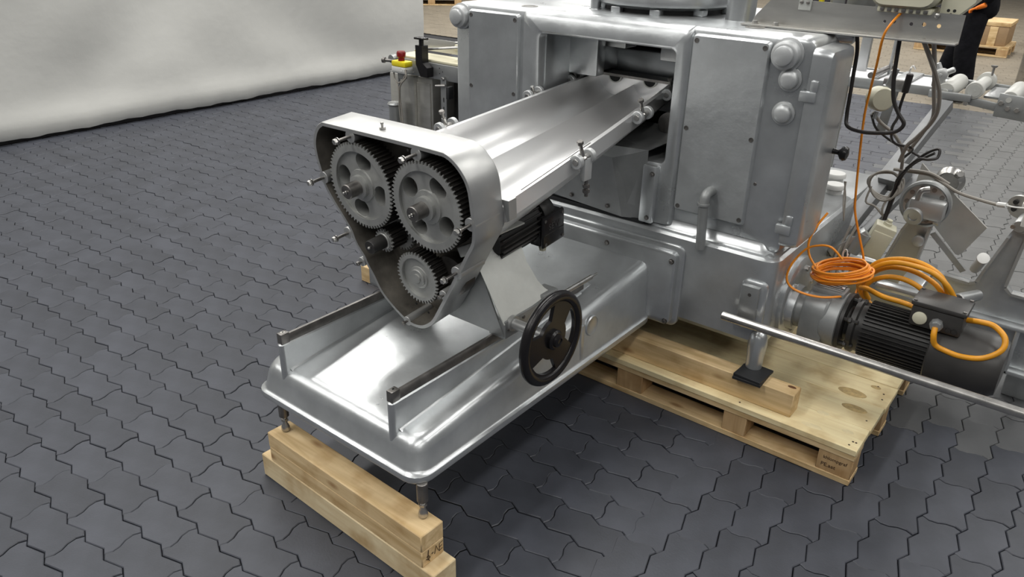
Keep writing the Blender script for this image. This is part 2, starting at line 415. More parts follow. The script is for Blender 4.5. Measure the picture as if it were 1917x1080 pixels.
# upper body: slab with a window-like opening, all edges rounded
def rr(x0, x1, z0, z1, r, y, k=5): return [Vector((a, y, b)) for a, b in rrect(x0, x1, z0, z1, r, k)]
UX0, UX1, UZ0, UZ1 = -2.20, -0.752, .655, 1.356
bm = B()
R = [rr(UX0, UX1, UZ0, UZ1, .035, 2.66), rr(UX0, UX1, UZ0, UZ1, .035, 2.425), rr(UX0+.004, UX1-.004, UZ0+.004, UZ1-.004, .033, 2.415), rr(UX0+.014, UX1-.014, UZ0+.012, UZ1-.012, .03, 2.41)]
R += [rr(-1.80, -1.17, .86, 1.30, .04, 2.41), rr(-1.80, -1.17, .86, 1.30, .04, 2.66)]
rings(bm, R, True, False, False)
mk('upper_body', bm, 'silver', mach)
bm = B()
rings(bm, [rr(-1.80, -1.05, .68, 1.335, .03, 2.90), rr(-1.80, -1.05, .68, 1.335, .03, 2.655), rr(-2.19, -1.0, .655, 1.354, .03, 2.655), rr(-2.19, -1.0, .655, 1.354, .03, 3.15)], True, True, True); mk('rear_body', bm, 'silver', mach)
# raised frame round the opening
bm = B()
R = [rr(-1.848, -1.148, .66, 1.357, .012, 2.45), rr(-1.848, -1.148, .66, 1.357, .012, 2.422), rr(-1.846, -1.15, .662, 1.350, .014, 2.403), rr(-1.835, -1.16, .67, 1.332, .02, 2.390),
     rr(-1.775, -1.19, .880, 1.288, .022, 2.386), rr(-1.766, -1.199, .889, 1.280, .02, 2.392), rr(-1.763, -1.202, .892, 1.277, .02, 2.402), rr(-1.763, -1.202, .892, 1.277, .02, 2.60)]
rings(bm, R, True, False, False); mk('opening_frame', bm, 'silver', mach)
# cavity behind the opening
bm = B(); box(bm, -1.83, -1.758, 2.43, 2.66, .87, 1.30, .002); mk('cavity_side', bm, 'silver', mach)
bm = B(); box(bm, -1.83, -1.63, 2.59, 2.65, 1.108, 1.33, .008); mk('cavity_panel', bm, 'silver', mach)
bm = B(); box(bm, -1.69, -1.10, 2.80, 2.86, 1.06, 1.195, .01); box(bm, -1.685, -1.665, 2.66, 2.85, 1.115, 1.30, .004); mk('cross_beam', bm, 'silver', mach)
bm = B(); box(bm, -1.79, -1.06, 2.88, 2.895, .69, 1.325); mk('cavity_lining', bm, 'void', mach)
for x0, x1, z0, z1 in ((-1.655, -1.55, 1.215, 1.275), (-1.40, -1.22, 1.19, 1.255)):
    bm = B(); box(bm, x0, x1, 2.66, 2.75, z0, z1, .006); mk('guide_block', bm, 'galv', mach)
bm = B(); lathe(bm, (-1.285, 2.56, .985), (0, 1, .05), [(.03, 0), (.044, .003), (.044, .03), (.036, .034), (.036, .06), (.044, .063), (.044, .1)], 28); mk('shaft_coupling', bm, 'dullsteel', mach)
# cover panels with countersunk screws
def screw(p, parent, r=.006):
    bm = B(); lathe(bm, p, (0, -1, 0), [(r*1.35, 0), (r*1.35, .0012), (r*.9, .0012), (r*.85, -.002)], 14); return mk('screw', bm, 'dullsteel', parent)
def panel(x0, x1, z0, z1, m, pts):
    bm = B(); rings(bm, [rr(x0-.004, x1+.004, z0-.004, z1+.004, .014, 2.413), rr(x0, x1, z0, z1, .012, 2.399), rr(x0+.004, x1-.004, z0+.004, z1-.004, .01, 2.395)], True, True, True)
    p = mk('cover_panel', bm, m, mach)
    for x, z in pts: screw((x, 2.3945, z), p)
    return p
pz = (.752, 1.315)
panel(-1.148, -.889, .736, 1.334, 'silverdent', [(-1.133, 1.316), (-.904, 1.316), (-1.134, 1.03), (-.903, 1.03), (-1.132, .752), (-.902, .754)])
panel(-2.12, -1.868, .74, 1.332, 'silver', [(-2.104, 1.314), (-1.884, 1.312), (-2.105, 1.04), (-1.884, 1.035), (-2.104, .9)])
bm = B(); lathe(bm, (-.872, 2.409, .885), (0, -1, 0), [(.006, 0), (.005, .001)], 10); mk('screw', bm, 'dullsteel', mach)
# shaft caps
def cap(x, z, prof, holes=False):
    bm = B(); lathe(bm, (x, 2.409, z), (0, -1, 0), prof, 32); o = mk('shaft_cap', bm, 'silvercap', mach)
    if holes:
        for s in (-1, 1):
            b = B(); lathe(b, (x+s*.016, 2.409-prof[-1][1]+.0035, z-.004), (0, -1, 0), [(.0035, 0), (.0035, .001)], 10); mk('spanner_hole', b, 'dullsteel', o)
big = [(.05, 0), (.05, .006), (.043, .008), (.042, .03), (.038, .034), (.03, .035), (.029, .045), (.026, .047)]
cap(-.836, 1.304, big); cap(-2.163, 1.303, big)
dome = [(.037, 0), (.036, .006), (.029, .008), (.028, .018), (.024, .023), (.012, .026), (0, .0265)]
cap(-.815, 1.232, dome, True); cap(-.818, 1.128, dome, True)
# side door with hinges and knob
bm = B()
R = [[Vector((x, y, z)) for y, z in rrect(2.386, 2.60, .70, 1.332, .022, 5)] for x in (-.754, -.742)]
R += [[Vector((-.712, y, z)) for y, z in rrect(2.387, 2.60, .701, 1.331, .022, 5)], [Vector((-.698, y, z)) for y, z in rrect(2.392, 2.595, .706, 1.325, .02, 5)], [Vector((-.692, y, z)) for y, z in rrect(2.403, 2.585, .717, 1.314, .018, 5)], [Vector((-.690, y, z)) for y, z in rrect(2.42, 2.57, .735, 1.295, .014, 5)]]
rings(bm, R); door = mk('side_door', bm, 'silver', mach)
for z in (1.195, .765):
    bm = B(); box(bm, -.772, -.722, 2.378, 2.40, z-.018, z+.014, .004); box(bm, -.745, -.72, 2.380, 2.40, z+.012, z+.048, .006); mk('hinge', bm, 'silver', door)
bm = B(); lathe(bm, (-.69, 2.56, 1.0), (1, 0, -.05), [(.009, 0), (.008, .018), (.012, .022), (.022, .03), (.024, .038), (.02, .046), (.008, .05)], 20); mk('door_knob', bm, 'black', door)
bm = B(); lathe(bm, (-.79, 2.62, 1.345), (1, .6, 0), [(.02, 0), (.028, .01), (.028, .07), (.02, .08)], 16); mk('top_lug', bm, 'silver', mach)
# drain pipe in front of the right panel
bm = B(); tube(bm, [(-1.012, 2.40, .832), (-1.012, 2.375, .834), (-1.013, 2.352, .826), (-1.014, 2.345, .80)], .0175, 14, 6); lathe(bm, (-1.014, 2.345, .803), (0, 0, -1), [(.0205, 0), (.022, .004), (.0205, .01)], 18)
pipe = mk('drain_elbow', bm, 'grey', mach)
bm = B(); cyl(bm, (-1.014, 2.345, .80), (-1.004, 2.345, .637), .0165, 18); mk('drain_pipe', bm, 'grey', pipe)
# sheet-metal chute under the trough
def poly(bm, P, th):
    n = len(P); P = [Vector(p) for p in P]; nn = (P[1]-P[0]).cross(P[2]-P[0]).normalized()
    rings(bm, [P, [p-nn*th for p in P]]); return bm
bm = B()
poly(bm, [(-1.79, 2.375, .690), (-1.335, 2.362, .668), (-1.395, 2.362, .882), (-1.79, 2.375, .90)], .004)
poly(bm, [(-1.335, 2.362, .668), (-1.262, 2.384, .672), (-1.262, 2.384, .93), (-1.395, 2.362, .882)], .004)
poly(bm, [(-1.79, 2.375, .90), (-1.395, 2.362, .882), (-1.262, 2.384, .93), (-1.20, 2.63, .965), (-1.75, 2.63, .96)], .004)
ch = mk('discharge_chute', bm, 'galv', mach, ang=20)
bm = B(); box(bm, -1.268, -1.212, 2.362, 2.392, .668, .884, .008); mk('chute_strip', bm, 'silver', mach)
for p in ((-1.226, 2.362, .855), (-1.232, 2.362, .69), (-1.566, 2.366, .70), (-1.40, 2.362, .695)):
    bm = B(); lathe(bm, p, (0, -1, 0), [(.009, 0), (.009, .002)], 16); hexbolt(bm, Vector(p)+Vector((0, -.002, 0)), (0, -1, 0), .0065, .006); mk('bolt', bm, 'dullsteel', mach)
bm = B(); box(bm, -1.76, -1.25, 2.372, 2.40, .655, .672, .003); mk('rubber_seal', bm, 'rubber', mach)
for x, y in ((-1.04, 2.39), (-.775, 2.395)):
    bm = B(); lathe(bm, (x, y-.005, .656), (0, 0, 1), [(.015, 0), (.014, .003), (.009, .004), (.008, .007)], 16); mk('plug', bm, 'silver', mach)
# slide bed
C0 = -1.51
zt = lambda y: .425+.10*(y-1.15)
def zsh(dz): return lambda y: zt(y)+dz
bm = B()
R = [ring3(C0-.358, C0+.358, 1.092, 2.34, .055, .312), ring3(C0-.36, C0+.36, 1.090, 2.34, .055, .320), ring3(C0-.358, C0+.358, 1.092, 2.34, .055, .331), ring3(C0-.35, C0+.35, 1.1, 2.34, .05, .335),
     ring3(C0-.345, C0+.345, 1.105, 2.34, .05, .342), ring3(C0-.338, C0+.338, 1.115, 2.34, .05, 0, zf=zsh(-.035)), ring3(C0-.332, C0+.332, 1.122, 2.34, .05, 0, zf=zsh(-.018)), ring3(C0-.322, C0+.322, 1.133, 2.34, .045, 0, zf=zsh(-.006)), ring3(C0-.305, C0+.305, 1.15, 2.34, .04, 0, zf=zsh(0))]
rings(bm, R); bed = mk('slide_bed', bm, 'silver', mach)
for s in (-1, 1):
    x = C0+s*.234
    bm = B(); rings(bm, [[Vector((a, b, z)) for a, b in rrect(x-.0125, x+.0125, 1.118, 2.1, .012, 4)] for z in (.39, .512)]+[[Vector((a, b, .517)) for a, b in rrect(x-.008, x+.008, 1.123, 2.1, .007, 4)]])
    mk('rail_web', bm, 'silver', bed)
    bm = B()     # fillet along the foot of the wall
    for q in (-1, 1):
        rings(bm, [[Vector((x+q*(.011+a), y, zt(y)-.004+b)) for a, b in ((0, 0), (0, .012), (.003, .006), (.010, .002), (.012, 0))] for y in (1.14, 2.0)])
    mk('wall_fillet', bm, 'silver', bed)
    bm = B(); R = []
    for y in (1.152, 2.02): R.append([Vector((x+a, y, .517+b)) for a, b in ((-.010, 0), (.010, 0), (.010, .015), (.004, .024), (-.004, .024), (-.010, .015))])
    rings(bm, R); rl = mk('guide_rail', bm, 'dullsteel', mach)
    bm = B(); box(bm, x-.011, x+.011, 1.122, 1.152, .515, .549, .002); mk('rail_stop', bm, 'dullsteel', rl)
    bm = B(); lathe(bm, (x, 1.137, .549), (0, 0, 1), [(.007, 0), (.007, .0012), (.0035, .0014), (.0035, -.001)], 12); mk('screw', bm, 'steel', rl)
bm = B(); lathe(bm, (C0+.33, 1.93, .447), (1, 0, 0), [(.036, 0), (.036, .012), (.033, .015), (.03, .013)], 28); mk('side_boss', bm, 'silver', bed)
bm = B(); box(bm, C0+.335, C0+.3455, 1.862, 1.885, .335, .47, .004); mk('side_rib', bm, 'silver', bed)
# jack legs of the bed
for x, y in ((-1.765, 1.118), (-1.163, 1.118)):
    bm = B(); cyl(bm, (x, y, .315), (x, y, .252), .0155, 18, .002); leg = mk('bed_leg', bm, 'dullsteel', mach)
    bm = B(); lathe(bm, (x, y, .255), (0, 0, -1), [(.0075, 0), (.0075, .03), (.011, .036), (.0135, .046), (.0135, .054), (.01, .0575)], 16)
    hexbolt(bm, (x, y, .243), (0, 0, -1), .012, .008); mk('jack_foot', bm, 'steel', leg)
# joint flange between bed and pedestal
bm = B(); rings(bm, [rr(C0-.452, C0+.452, .305, .622, .03, y) for y in (2.362, 2.348)]+[rr(C0-.446, C0+.446, .311, .616, .028, 2.343)]); mk('joint_pad', bm, 'silver', mach)
bm = B(); rings(bm, [rr(C0-.434, C0+.434, .318, .603, .022, y) for y in (2.345, 2.318)]+[rr(C0-.428, C0+.428, .324, .597, .02, 2.313)])
fp = mk('joint_flange', bm, 'silver', mach)
for x in (-1.93, -1.66, -1.36, -1.09):
    for z in (.573, .334):
        if z < .5 and -1.8 < x < -1.2: continue
        p = Vector((x, 2.313, z)); bm = B(); lathe(bm, p, (0, -1, 0), [(.0105, 0), (.0105, .002)], 16); hexbolt(bm, p+Vector((0, -.002, 0)), (0, -1, 0), .0075, .007); mk('bolt', bm, 'dullsteel', fp)
# pedestal legs
for x, y in ((-.752, 2.345), (-2.19, 2.345), (-.80, 3.15), (-2.15, 3.15)):
    bm = B()
    lathe(bm, (x+.0, y+.012, .345), (0, 0, -1), [(.006, -.055), (.022, -.045), (.031, -.025), (.033, 0), (.031, .03), (.029, .05), (.028, .092)], 24); mk('leg', bm, 'silver', mach)
# rod bracket on the front
bm = B(); rings(bm, [rr(-.838, -.748, .395, .575, .02, y) for y in (2.36, 2.346)]+[rr(-.831, -.755, .402, .568, .018, 2.341)]); bk = mk('bracket_pad', bm, 'silver', mach)
bm = B(); box(bm, -.828, -.768, 2.322, 2.343, .412, .562, .002); mk('bracket_plate', bm, 'galv', bk)
for z in (.532, .436):
    bm = B(); lathe(bm, (-.797, 2.3225, z), (0, -1, 0), [(.0065, 0), (.0065, .001)], 12); mk('screw', bm, 'dullsteel', bk)
# drum and posts on top
bm = B(); lathe(bm, (-1.48, 2.81, 1.372), (0, 0, 1), [(.235, 0), (.262, .012), (.265, .03), (.258, .045), (.258, .30), (.24, .32)], 56); dr = mk('drum', bm, 'silver', mach)
for k in range(9):
    a = 2*PI*k/9+.2; p = Vector((-1.48+.232*math.cos(a), 2.81+.232*math.sin(a), 1.354))
    bm = B(); box(bm, p.x-.02, p.x+.02, p.y-.02, p.y+.02, 1.354, 1.376, .004); mk('drum_foot', bm, 'silver', mach)
bm = B(); lathe(bm, (-1.48, 2.81, 1.3545), (0, 0, 1), [(.225, 0), (.225, .019)], 40); mk('drum_bearing', bm, 'void', mach)
bm = B(); cyl(bm, (-1.66, 2.60, 1.353), (-1.66, 2.60, 1.7), .018, 18); lathe(bm, (-1.66, 2.60, 1.353), (0, 0, 1), [(.024, 0), (.022, .006)], 18); mk('post', bm, 'silver', mach)
bm = B(); cyl(bm, (-1.70, 2.68, 1.353), (-1.70, 2.68, 1.7), .025, 18); mk('post', bm, 'silver', mach)
bm = B(); lathe(bm, (-1.125, 2.70, 1.353), (0, 0, 1), [(.052, 0), (.05, .012), (.05, .33)], 24); mk('post', bm, 'silver', mach)
for x, y in ((-1.88, 2.48), (-1.0, 2.53)):
    bm = B(); lathe(bm, (x, y, 1.355), (0, 0, 1), [(.032, 0), (.032, .003), (.024, .003), (.024, .0015)], 24); mk('lifting_plug', bm, 'steel', mach)
# gear motor on the right flank
AX0 = Vector((0, 2.55, .43))
def axp(x): return Vector((x, 2.55, .43))
bm = B(); lathe(bm, (-.737, 2.60, .44), (1, 0, 0), [(.158, 0), (.158, .016), (.15, .022), (.13, .024)], 48); lathe(bm, axp(-.72), (1, 0, 0), [(.085, 0), (.08, .03)], 30); gm = mk('gear_motor', bm, 'silver', mach)
for k in range(6):
    a = k*PI/3+.3; p = Vector((-.714, 2.60+.115*math.cos(a), .44+.115*math.sin(a))); bm = B(); hexbolt(bm, p, (1, 0, 0), .011, .01); mk('bolt', bm, 'steel', gm)
bm = B(); lathe(bm, axp(-.70), (1, 0, 0), [(.066, 0), (.066, .055), (.078, .06)], 30)
R = []
for x, r in ((-.66, .086), (-.652, .092), (-.585, .095), (-.578, .09)):
    R.append([Vector((x, 2.55+a, .43+b)) for a, b in rrect(-r, r, -r*1.12, r, r*.62, 5)])
rings(bm, R); lathe(bm, axp(-.59), (1, 0, 0), [(.098, 0), (.1, .006), (.1, .05), (.093, .056)], 40)
box(bm, -.652, -.545, 2.515, 2.585, .52, .541, .005)
for k in range(5): box(bm, -.645, -.555, 2.52+.014*k, 2.526+.014*k, .538, .546, .001)
gh = mk('gear_housing', bm, 'grey', gm)
for x in (-.64, -.56):
    bm = B(); hexbolt(bm, (x, 2.55, .54), (0, 0, 1), .007, .009); mk('bolt', bm, 'steel', gh)
bm = B(); lathe(bm, axp(-.535), (1, 0, 0), [(.10, 0), (.104, .003), (.104, .014), (.06, .016), (.058, .03), (.092, .034), (.094, .05), (.085, .056)], 40); mk('coupling_ring', bm, 'motor', gm)
for k in range(6):
    a = k*PI/3+.5; p = Vector((-.525, 2.55+.088*math.cos(a), .43+.088*math.sin(a))); bm = B(); cyl(bm, p, p+Vector((.05, 0, 0)), .007, 8); hexbolt(bm, p+Vector((.02, 0, 0)), (1, 0, 0), .012, .01); mk('stud', bm, 'motor', gm)
bm = B(); lathe(bm, axp(-.488), (1, 0, 0), [(.06, 0), (.086, .004), (.086, .245)], 40); mk('motor_barrel', bm, 'motor', gm)
bm = B()
for k in range(44):
    a = 2*PI*k/44
    mm = Matrix.Translation((0, 2.55, .43)) @ Matrix.Rotation(a, 4, 'X')
    box(bm, -.462, -.252, .082, .0985, -.0016, .0016, 0, mat4=mm)
tag(mk('cooling_fins', bm, 'motor', gm), kind='stuff')
bm = B(); lathe(bm, axp(-.258), (1, 0, 0), [(.098, 0), (.102, .004), (.102, .15), (.098, .185), (.086, .205), (.03, .21)], 44); mk('fan_cowl', bm, 'cowl', gm)
bm = B(); box(bm, -.335, -.185, 2.485, 2.60, .518, .588, .008); box(bm, -.34, -.18, 2.48, 2.605, .588, .604, .006); tb = mk('terminal_box', bm, 'cowl', gm)
bm = B(); lathe(bm, (-.305, 2.4855, .55), (0, -1, 0), [(.021, 0), (.021, .005), (.018, .007)], 24); mk('blanking_plug', bm, 'beige', tb)
bm = B(); lathe(bm, (-.255, 2.4855, .546), (.1, -1, -.12), [(.02, 0), (.02, .012), (.016, .014), (.016, .024), (.01, .026)], 8); mk('cable_gland', bm, 'galv', tb)
for x, z in ((-.22, .535), (-.203, .535)):
    bm = B(); lathe(bm, (x, 2.4855, z), (0, -1, 0), [(.008, 0), (.008, .004)], 12); mk('blanking_plug', bm, 'motor', tb)
for x, y in ((-.33, 2.49), (-.19, 2.49), (-.33, 2.595), (-.19, 2.595)):
    bm = B(); hexbolt(bm, (x, y, .604), (0, 0, 1), .006, .004); mk('bolt', bm, 'dullsteel', tb)
# white valve knobs on the ledge behind the door
for x, y, r in ((-.88, 3.38, .045), (-.83, 3.22, .04)):
    bm = B(); lathe(bm, (x, y, .656), (0, 0, 1), [(r*.8, 0), (r*.8, .02), (r, .022), (r, .034), (r*.9, .04)], 24); mk('valve_knob', bm, 'white', mach)
bm = B(); box(bm, -1.3, -.745, 3.2, 3.6, .60, .656, .01); mk('rear_ledge', bm, 'silvercap', mach)
# ------------------------------------------------------------------ the twin-screw feeder on the bed rails
TA = math.radians(5.0)
FU = Vector((0, -math.sin(TA), math.cos(TA))); FA = Vector((0, math.cos(TA), math.sin(TA))); FO = Vector((-1.505, 1.37, 1.10))
def BX(u, v, d): return FO+Vector((u, 0, 0))+FU*v+FA*d
fd = root('screw_feeder', (-1.505, 1.65, .54), 'silver twin-screw trough feeder with open gear case, standing on the bed rails', 'feeder')
OUT = [(-.265, .029), (-.1, .031), (.077, .032), (.19, .031), (.214, .029), (.238, .019), (.261, .001), (.282, -.026), (.294, -.06), (.298, -.11), (.301, -.135), (.301, -.161), (.295, -.205), (.273, -.244), (.244, -.294), (.197, -.375), (.149, -.456), (.118, -.506),
       (.094, -.531), (.066, -.549), (.035, -.557), (.004, -.556), (-.022, -.546), (-.067, -.518), (-.099, -.492), (-.119, -.467), (-.136, -.434), (-.156, -.404), (-.170, -.375), (-.189, -.352), (-.203, -.328), (-.213, -.299), (-.240, -.262), (-.272, -.222), (-.300, -.18), (-.309, -.15), (-.315, -.115), (-.321, -.084), (-.321, -.044), (-.307, -.008), (-.287, .016)]
def offset(P, r):
    n = len(P); o = []
    for i in range(n):
        a, b = Vector(P[i-1]), Vector(P[(i+1) % n]); t = (b-a).normalized(); o.append((P[i][0]-t.y*r*-1*(-1), P[i][1]+t.x*r*-1*(1)*-1*-1))
    return o
def inset(P, r):      # OUT runs clockwise: the inside lies to the right of the walking direction
    n = len(P); o = []
    for i in range(n):
        t = (Vector(P[(i+1) % n])-Vector(P[i-1])).normalized(); o.append((P[i][0]+t.y*r, P[i][1]-t.x*r))
    return o
OS = []
for p in smooth_path([(a, b, 0) for a, b in OUT+[OUT[0]]], 3)[:-1]: OS.append((p.x, p.y))
INN = inset(OS, .0115)
bm = B()
def lp(P, d): return [BX(a, b, d) for a, b in P]
rings(bm, [lp(INN, .0), lp(inset(OS, .0015), .0), lp(OS, .002), lp(OS, .112), lp(inset(OS, .003), .117), lp(inset(OS, .009), .12)], True, False, True)
hs = mk('gear_case', bm, 'alu', fd)
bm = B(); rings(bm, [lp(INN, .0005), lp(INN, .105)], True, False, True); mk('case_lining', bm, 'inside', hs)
# bosses, long cover bolts and short screws
LONG = [(-.149, .007), (.108, .006), (-.300, -.148), (-.226, -.312), (.283, -.15), (.219, -.312)]
SHORT = [(-.181, -.398), (-.005, -.548), (.160, -.402)]
for u, v in LONG+SHORT:
    bm = B(); r = .019 if (u, v) in LONG else .015
    lathe(bm, BX(u, v, .0002), FA, [(r-.001, 0), (r, .001), (r, .10)], 18); mk('boss', bm, 'alu', hs)
for u, v in LONG:
    bm = B(); p = BX(u, v, 0); cyl(bm, p, p-FA*.05, .0048, 12); b = mk('cover_bolt', bm, 'dullsteel', fd)
    bm = B(); lathe(bm, p-FA*.044, -FA, [(.0105, 0), (.0105, .0022)], 18); mk('washer', bm, 'steel', b)
    bm = B(); hexbolt(bm, p-FA*.048, -FA, .0085, .0095); mk('bolt_head', bm, 'steel', b)
for u, v in SHORT:
    bm = B(); p = BX(u, v, 0); cyl(bm, p, p-FA*.012, .004, 10); hexbolt(bm, p-FA*.01, -FA, .0068, .008); mk('cover_screw', bm, 'dullsteel', fd)
for u, v in ((.08, .012), (.03, -.535), (-.02, -.52)):
    bm = B(); lathe(bm, BX(u, v, .0005 if v > -.5 else .06), -FA, [(.004, 0), (.004, .001)], 10); mk('tapped_hole', bm, 'void', hs)
bm = B(); p = BX(-.06, .032, .045); cyl(bm, p, p+FU*.006, .009, 14); cyl(bm, p+FU*.006, p+FU*.014, .0035, 8); ball(bm, p+FU*.016, .0048); mk('grease_nipple', bm, 'steel', hs)
# gears
def tooth_loop(c, Ro, depth, N, ph=0.0):
    P = []
    for k in range(N):
        a = 2*PI*(k+ph)/N; w = 2*PI/N
        for q, rad in ((-.30, Ro-depth), (-.22, Ro-depth*.75), (-.10, Ro), (.10, Ro), (.22, Ro-depth*.75), (.30, Ro-depth)):
            P.append((c[0]+rad*math.cos(a+q*w), c[1]+rad*math.sin(a+q*w)))
    return P
def gear(name, c, d0, th, Ro, N, rim, hub, holes=None, ha=0, m='gear'):
    bm = B(); prism(bm, tooth_loop(c, Ro, .0085, N), [circ(c[0], c[1], rim, 48)], BX, d0, d0+.005)
    g = mk(name, bm, m, fd, ang=30)
    bm = B(); hl = []
    if holes:
        for k in range(4):
            a = ha+k*PI/2; hx, hy = c[0]+.0755*math.cos(a), c[1]+.0755*math.sin(a)
            hl.append([(hx+ .027*math.cos(t)*math.cos(a)-.031*math.sin(t)*math.sin(a), hy+.027*math.cos(t)*math.sin(a)+.031*math.sin(t)*math.cos(a)) for t in [2*PI*i/24 for i in range(24)]])
    prism(bm, circ(c[0], c[1], rim+.0005, 48), hl, BX, d0+.009, d0+th-.012)
    lathe(bm, BX(c[0], c[1], d0+.009), -FA, [(rim, 0), (rim-.001, .006), (rim-.001, .0085), (rim+.0012, .0088)], 48, False, False)
    mk('gear_web', bm, m, g)
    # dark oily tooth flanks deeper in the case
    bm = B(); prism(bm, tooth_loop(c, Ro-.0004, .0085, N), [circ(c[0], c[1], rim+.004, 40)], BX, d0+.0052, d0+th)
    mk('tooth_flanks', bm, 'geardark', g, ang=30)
    bm = B(); lathe(bm, BX(c[0], c[1], d0+.012), -FA, hub, 36); mk('gear_hub', bm, m, g)
    return g
cL, cR, cS = (-.136, -.139), (.132, -.138), (.057, -.381)
for c, a, d in ((cL, math.radians(77), .001), (cR, math.radians(56), -.005)):
    g = gear('gear', c, d, .062, .1300, 64, .1035, [(.05, 0), (.048, .008), (.034, .010), (.034, .021), (.032, .022)], True, a)
    bm = B(); p = BX(c[0], c[1], d); lathe(bm, p, -FA, [(.022, -.1), (.022, .05), (.020, .052), (.006, .052), (.006, .049), (.0005, .049)], 28)
    s = mk('gear_shaft', bm, 'dullsteel', g)
    bm = B(); lathe(bm, p-FA*.05, -FA, [(.005, 0), (.005, .004), (.0025, .006), (.0025, .01), (.004, .012), (.001, .0145)], 12); mk('grease_nipple', bm, 'steel', g)
    bm = B(); box(bm, -.004, .004, -.004, .004, -.028, .0, .001, mat4=Matrix.Translation(p+FU*.020) @ Matrix.Rotation(PI/2+TA, 4, 'X')); mk('shaft_key', bm, 'dullsteel', g)
gear('gear', cS, .004, .05, .081, 40, .063, [(.036, 0), (.034, .006), (.027, .008), (.027, .012), (.026, .013), (.0145, .013), (.014, .0165)])
cP = (-.086, -.306)
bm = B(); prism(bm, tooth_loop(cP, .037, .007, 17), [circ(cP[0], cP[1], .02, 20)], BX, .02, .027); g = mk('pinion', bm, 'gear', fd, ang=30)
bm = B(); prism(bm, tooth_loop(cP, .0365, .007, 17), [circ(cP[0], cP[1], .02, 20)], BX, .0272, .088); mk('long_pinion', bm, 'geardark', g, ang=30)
bm = B(); lathe(bm, BX(*cP, .022), -FA, [(.026, 0), (.026, .006), (.024, .008)], 24); mk('gear_hub', bm, 'gear', g)
bm = B(); lathe(bm, BX(*cP, .02), -FA, [(.0215, -.08), (.0215, .054), (.0195, .057), (.004, .057), (.004, .054), (.0005, .054)], 26); mk('gear_shaft', bm, 'motor', g)
bm = B(); lathe(bm, BX(*cP, -.034), -FA, [(.0045, 0), (.0045, .006), (.002, .01)], 10); mk('grease_nipple', bm, 'steel', g)
bm = B(); prism(bm, tooth_loop((-.083, -.306), .056, .007, 26), [circ(-.083, -.306, .022, 20)], BX, .085, .1); mk('idler_gear', bm, 'gear', fd, ang=30)
bm = B(); lathe(bm, BX(.135, -.375, .06), -FA, [(.062, -.04), (.062, .0), (.055, .004), (.03, .006)], 28); mk('bearing_cover', bm, 'geardark', fd)
bm = B(); box(bm, -.03, .03, -.012, .012, -.015, .015, .003, mat4=Matrix.Translation(BX(.215, -.265, .06)) @ Matrix.Rotation(-.5, 4, 'Y')); mk('oil_baffle', bm, 'gear', fd)
# trough: double round-bottomed channel, tapering towards the machine
RIM = -.12
def tl(d): return -.27+.037*d
def tr(d): return .3275-.105*d-.025*d*d
def tsec(d, th=.011, rimw=.016):
    l, r = tl(d), tr(d); m = (l+r)/2; rv = -.158+.006*d; inner = []; n = 12
    for x0, x1, side in ((l+rimw, m, 0), (m, r-rimw, 1)):
        c = (x0+x1)/2; a = (x1-x0)/2; b = a*1.02; drop = (RIM-rv)
        ce = math.asin(min(.95, drop/b))
        t0, t1 = (PI, 2*PI-ce) if side == 0 else (PI+ce, 2*PI)
        for k in range(n+1):
            t = t0+(t1-t0)*k/n
            x = c+a*math.cos(t); 
            if side == 0: x = x0+(x-x0)*((x1-x0)/((c+a*math.cos(t1))-x0))
            else: x = x1-(x1-x)*((x1-x0)/(x1-(c+a*math.cos(t0))))
            if side == 1 and k == 0: continue
            inner.append((x, RIM+b*math.sin(t)))
    b = (r-l)/4*1.02
    outer = [(r, RIM), (r, RIM-.052), (r-.006, RIM-.062)]
    for k in range(11):
        t = -.42-(PI/2-.42)*k/10 if k else -.42
        outer.append(((m+r)/2+(r-m)/2*.98*math.cos(t)*1.0, RIM+(b+th)*math.sin(t)))
    for k in range(11):
        t = -PI/2-(PI/2-.42)*k/10
        outer.append(((m+l)/2+(m-l)/2*.98*math.cos(t), RIM+(b+th)*math.sin(t)))
    outer += [(l+.006, RIM-.062), (l, RIM-.052), (l, RIM)]
    return inner+outer
bm = B(); rings(bm, [[BX(a, b, d) for a, b in tsec(d)] for d in (.12, .3, .5, .75, 1.0, 1.2, 1.375)])
tg = mk('trough', bm, 'polish', fd, ang=30)
bm = B(); prism(bm, [(tl(1.36), RIM+.003), (tl(1.36), RIM-.115), (tr(1.36), RIM-.115), (tr(1.36), RIM+.003)], [], BX, 1.36, 1.385); mk('trough_end', bm, 'polish', tg)
l, r = tl(1.36)-.004, tr(1.36)+.004; m = (tl(1.36)+tr(1.36))/2
bm = B(); prism(bm, [(l, RIM), (r, RIM), (r, RIM+.010), (l, RIM+.010)], [], BX, 1.335, 1.39); mk('end_flange', bm, 'dullsteel', tg)
for cu in (m+.079, m-.079):
    half = lambda q: [(cu+q*math.cos(t), RIM+.001+q*math.sin(t)) for t in [PI+PI*k/14 for k in range(15)]]
    bm = B(); prism(bm, half(.031), [], BX, 1.348, 1.362); ss = mk('shaft_seat', bm, 'plate', tg)
    bm = B(); prism(bm, half(.026), [], BX, 1.3475, 1.35); mk('seat_bore', bm, 'void', ss)
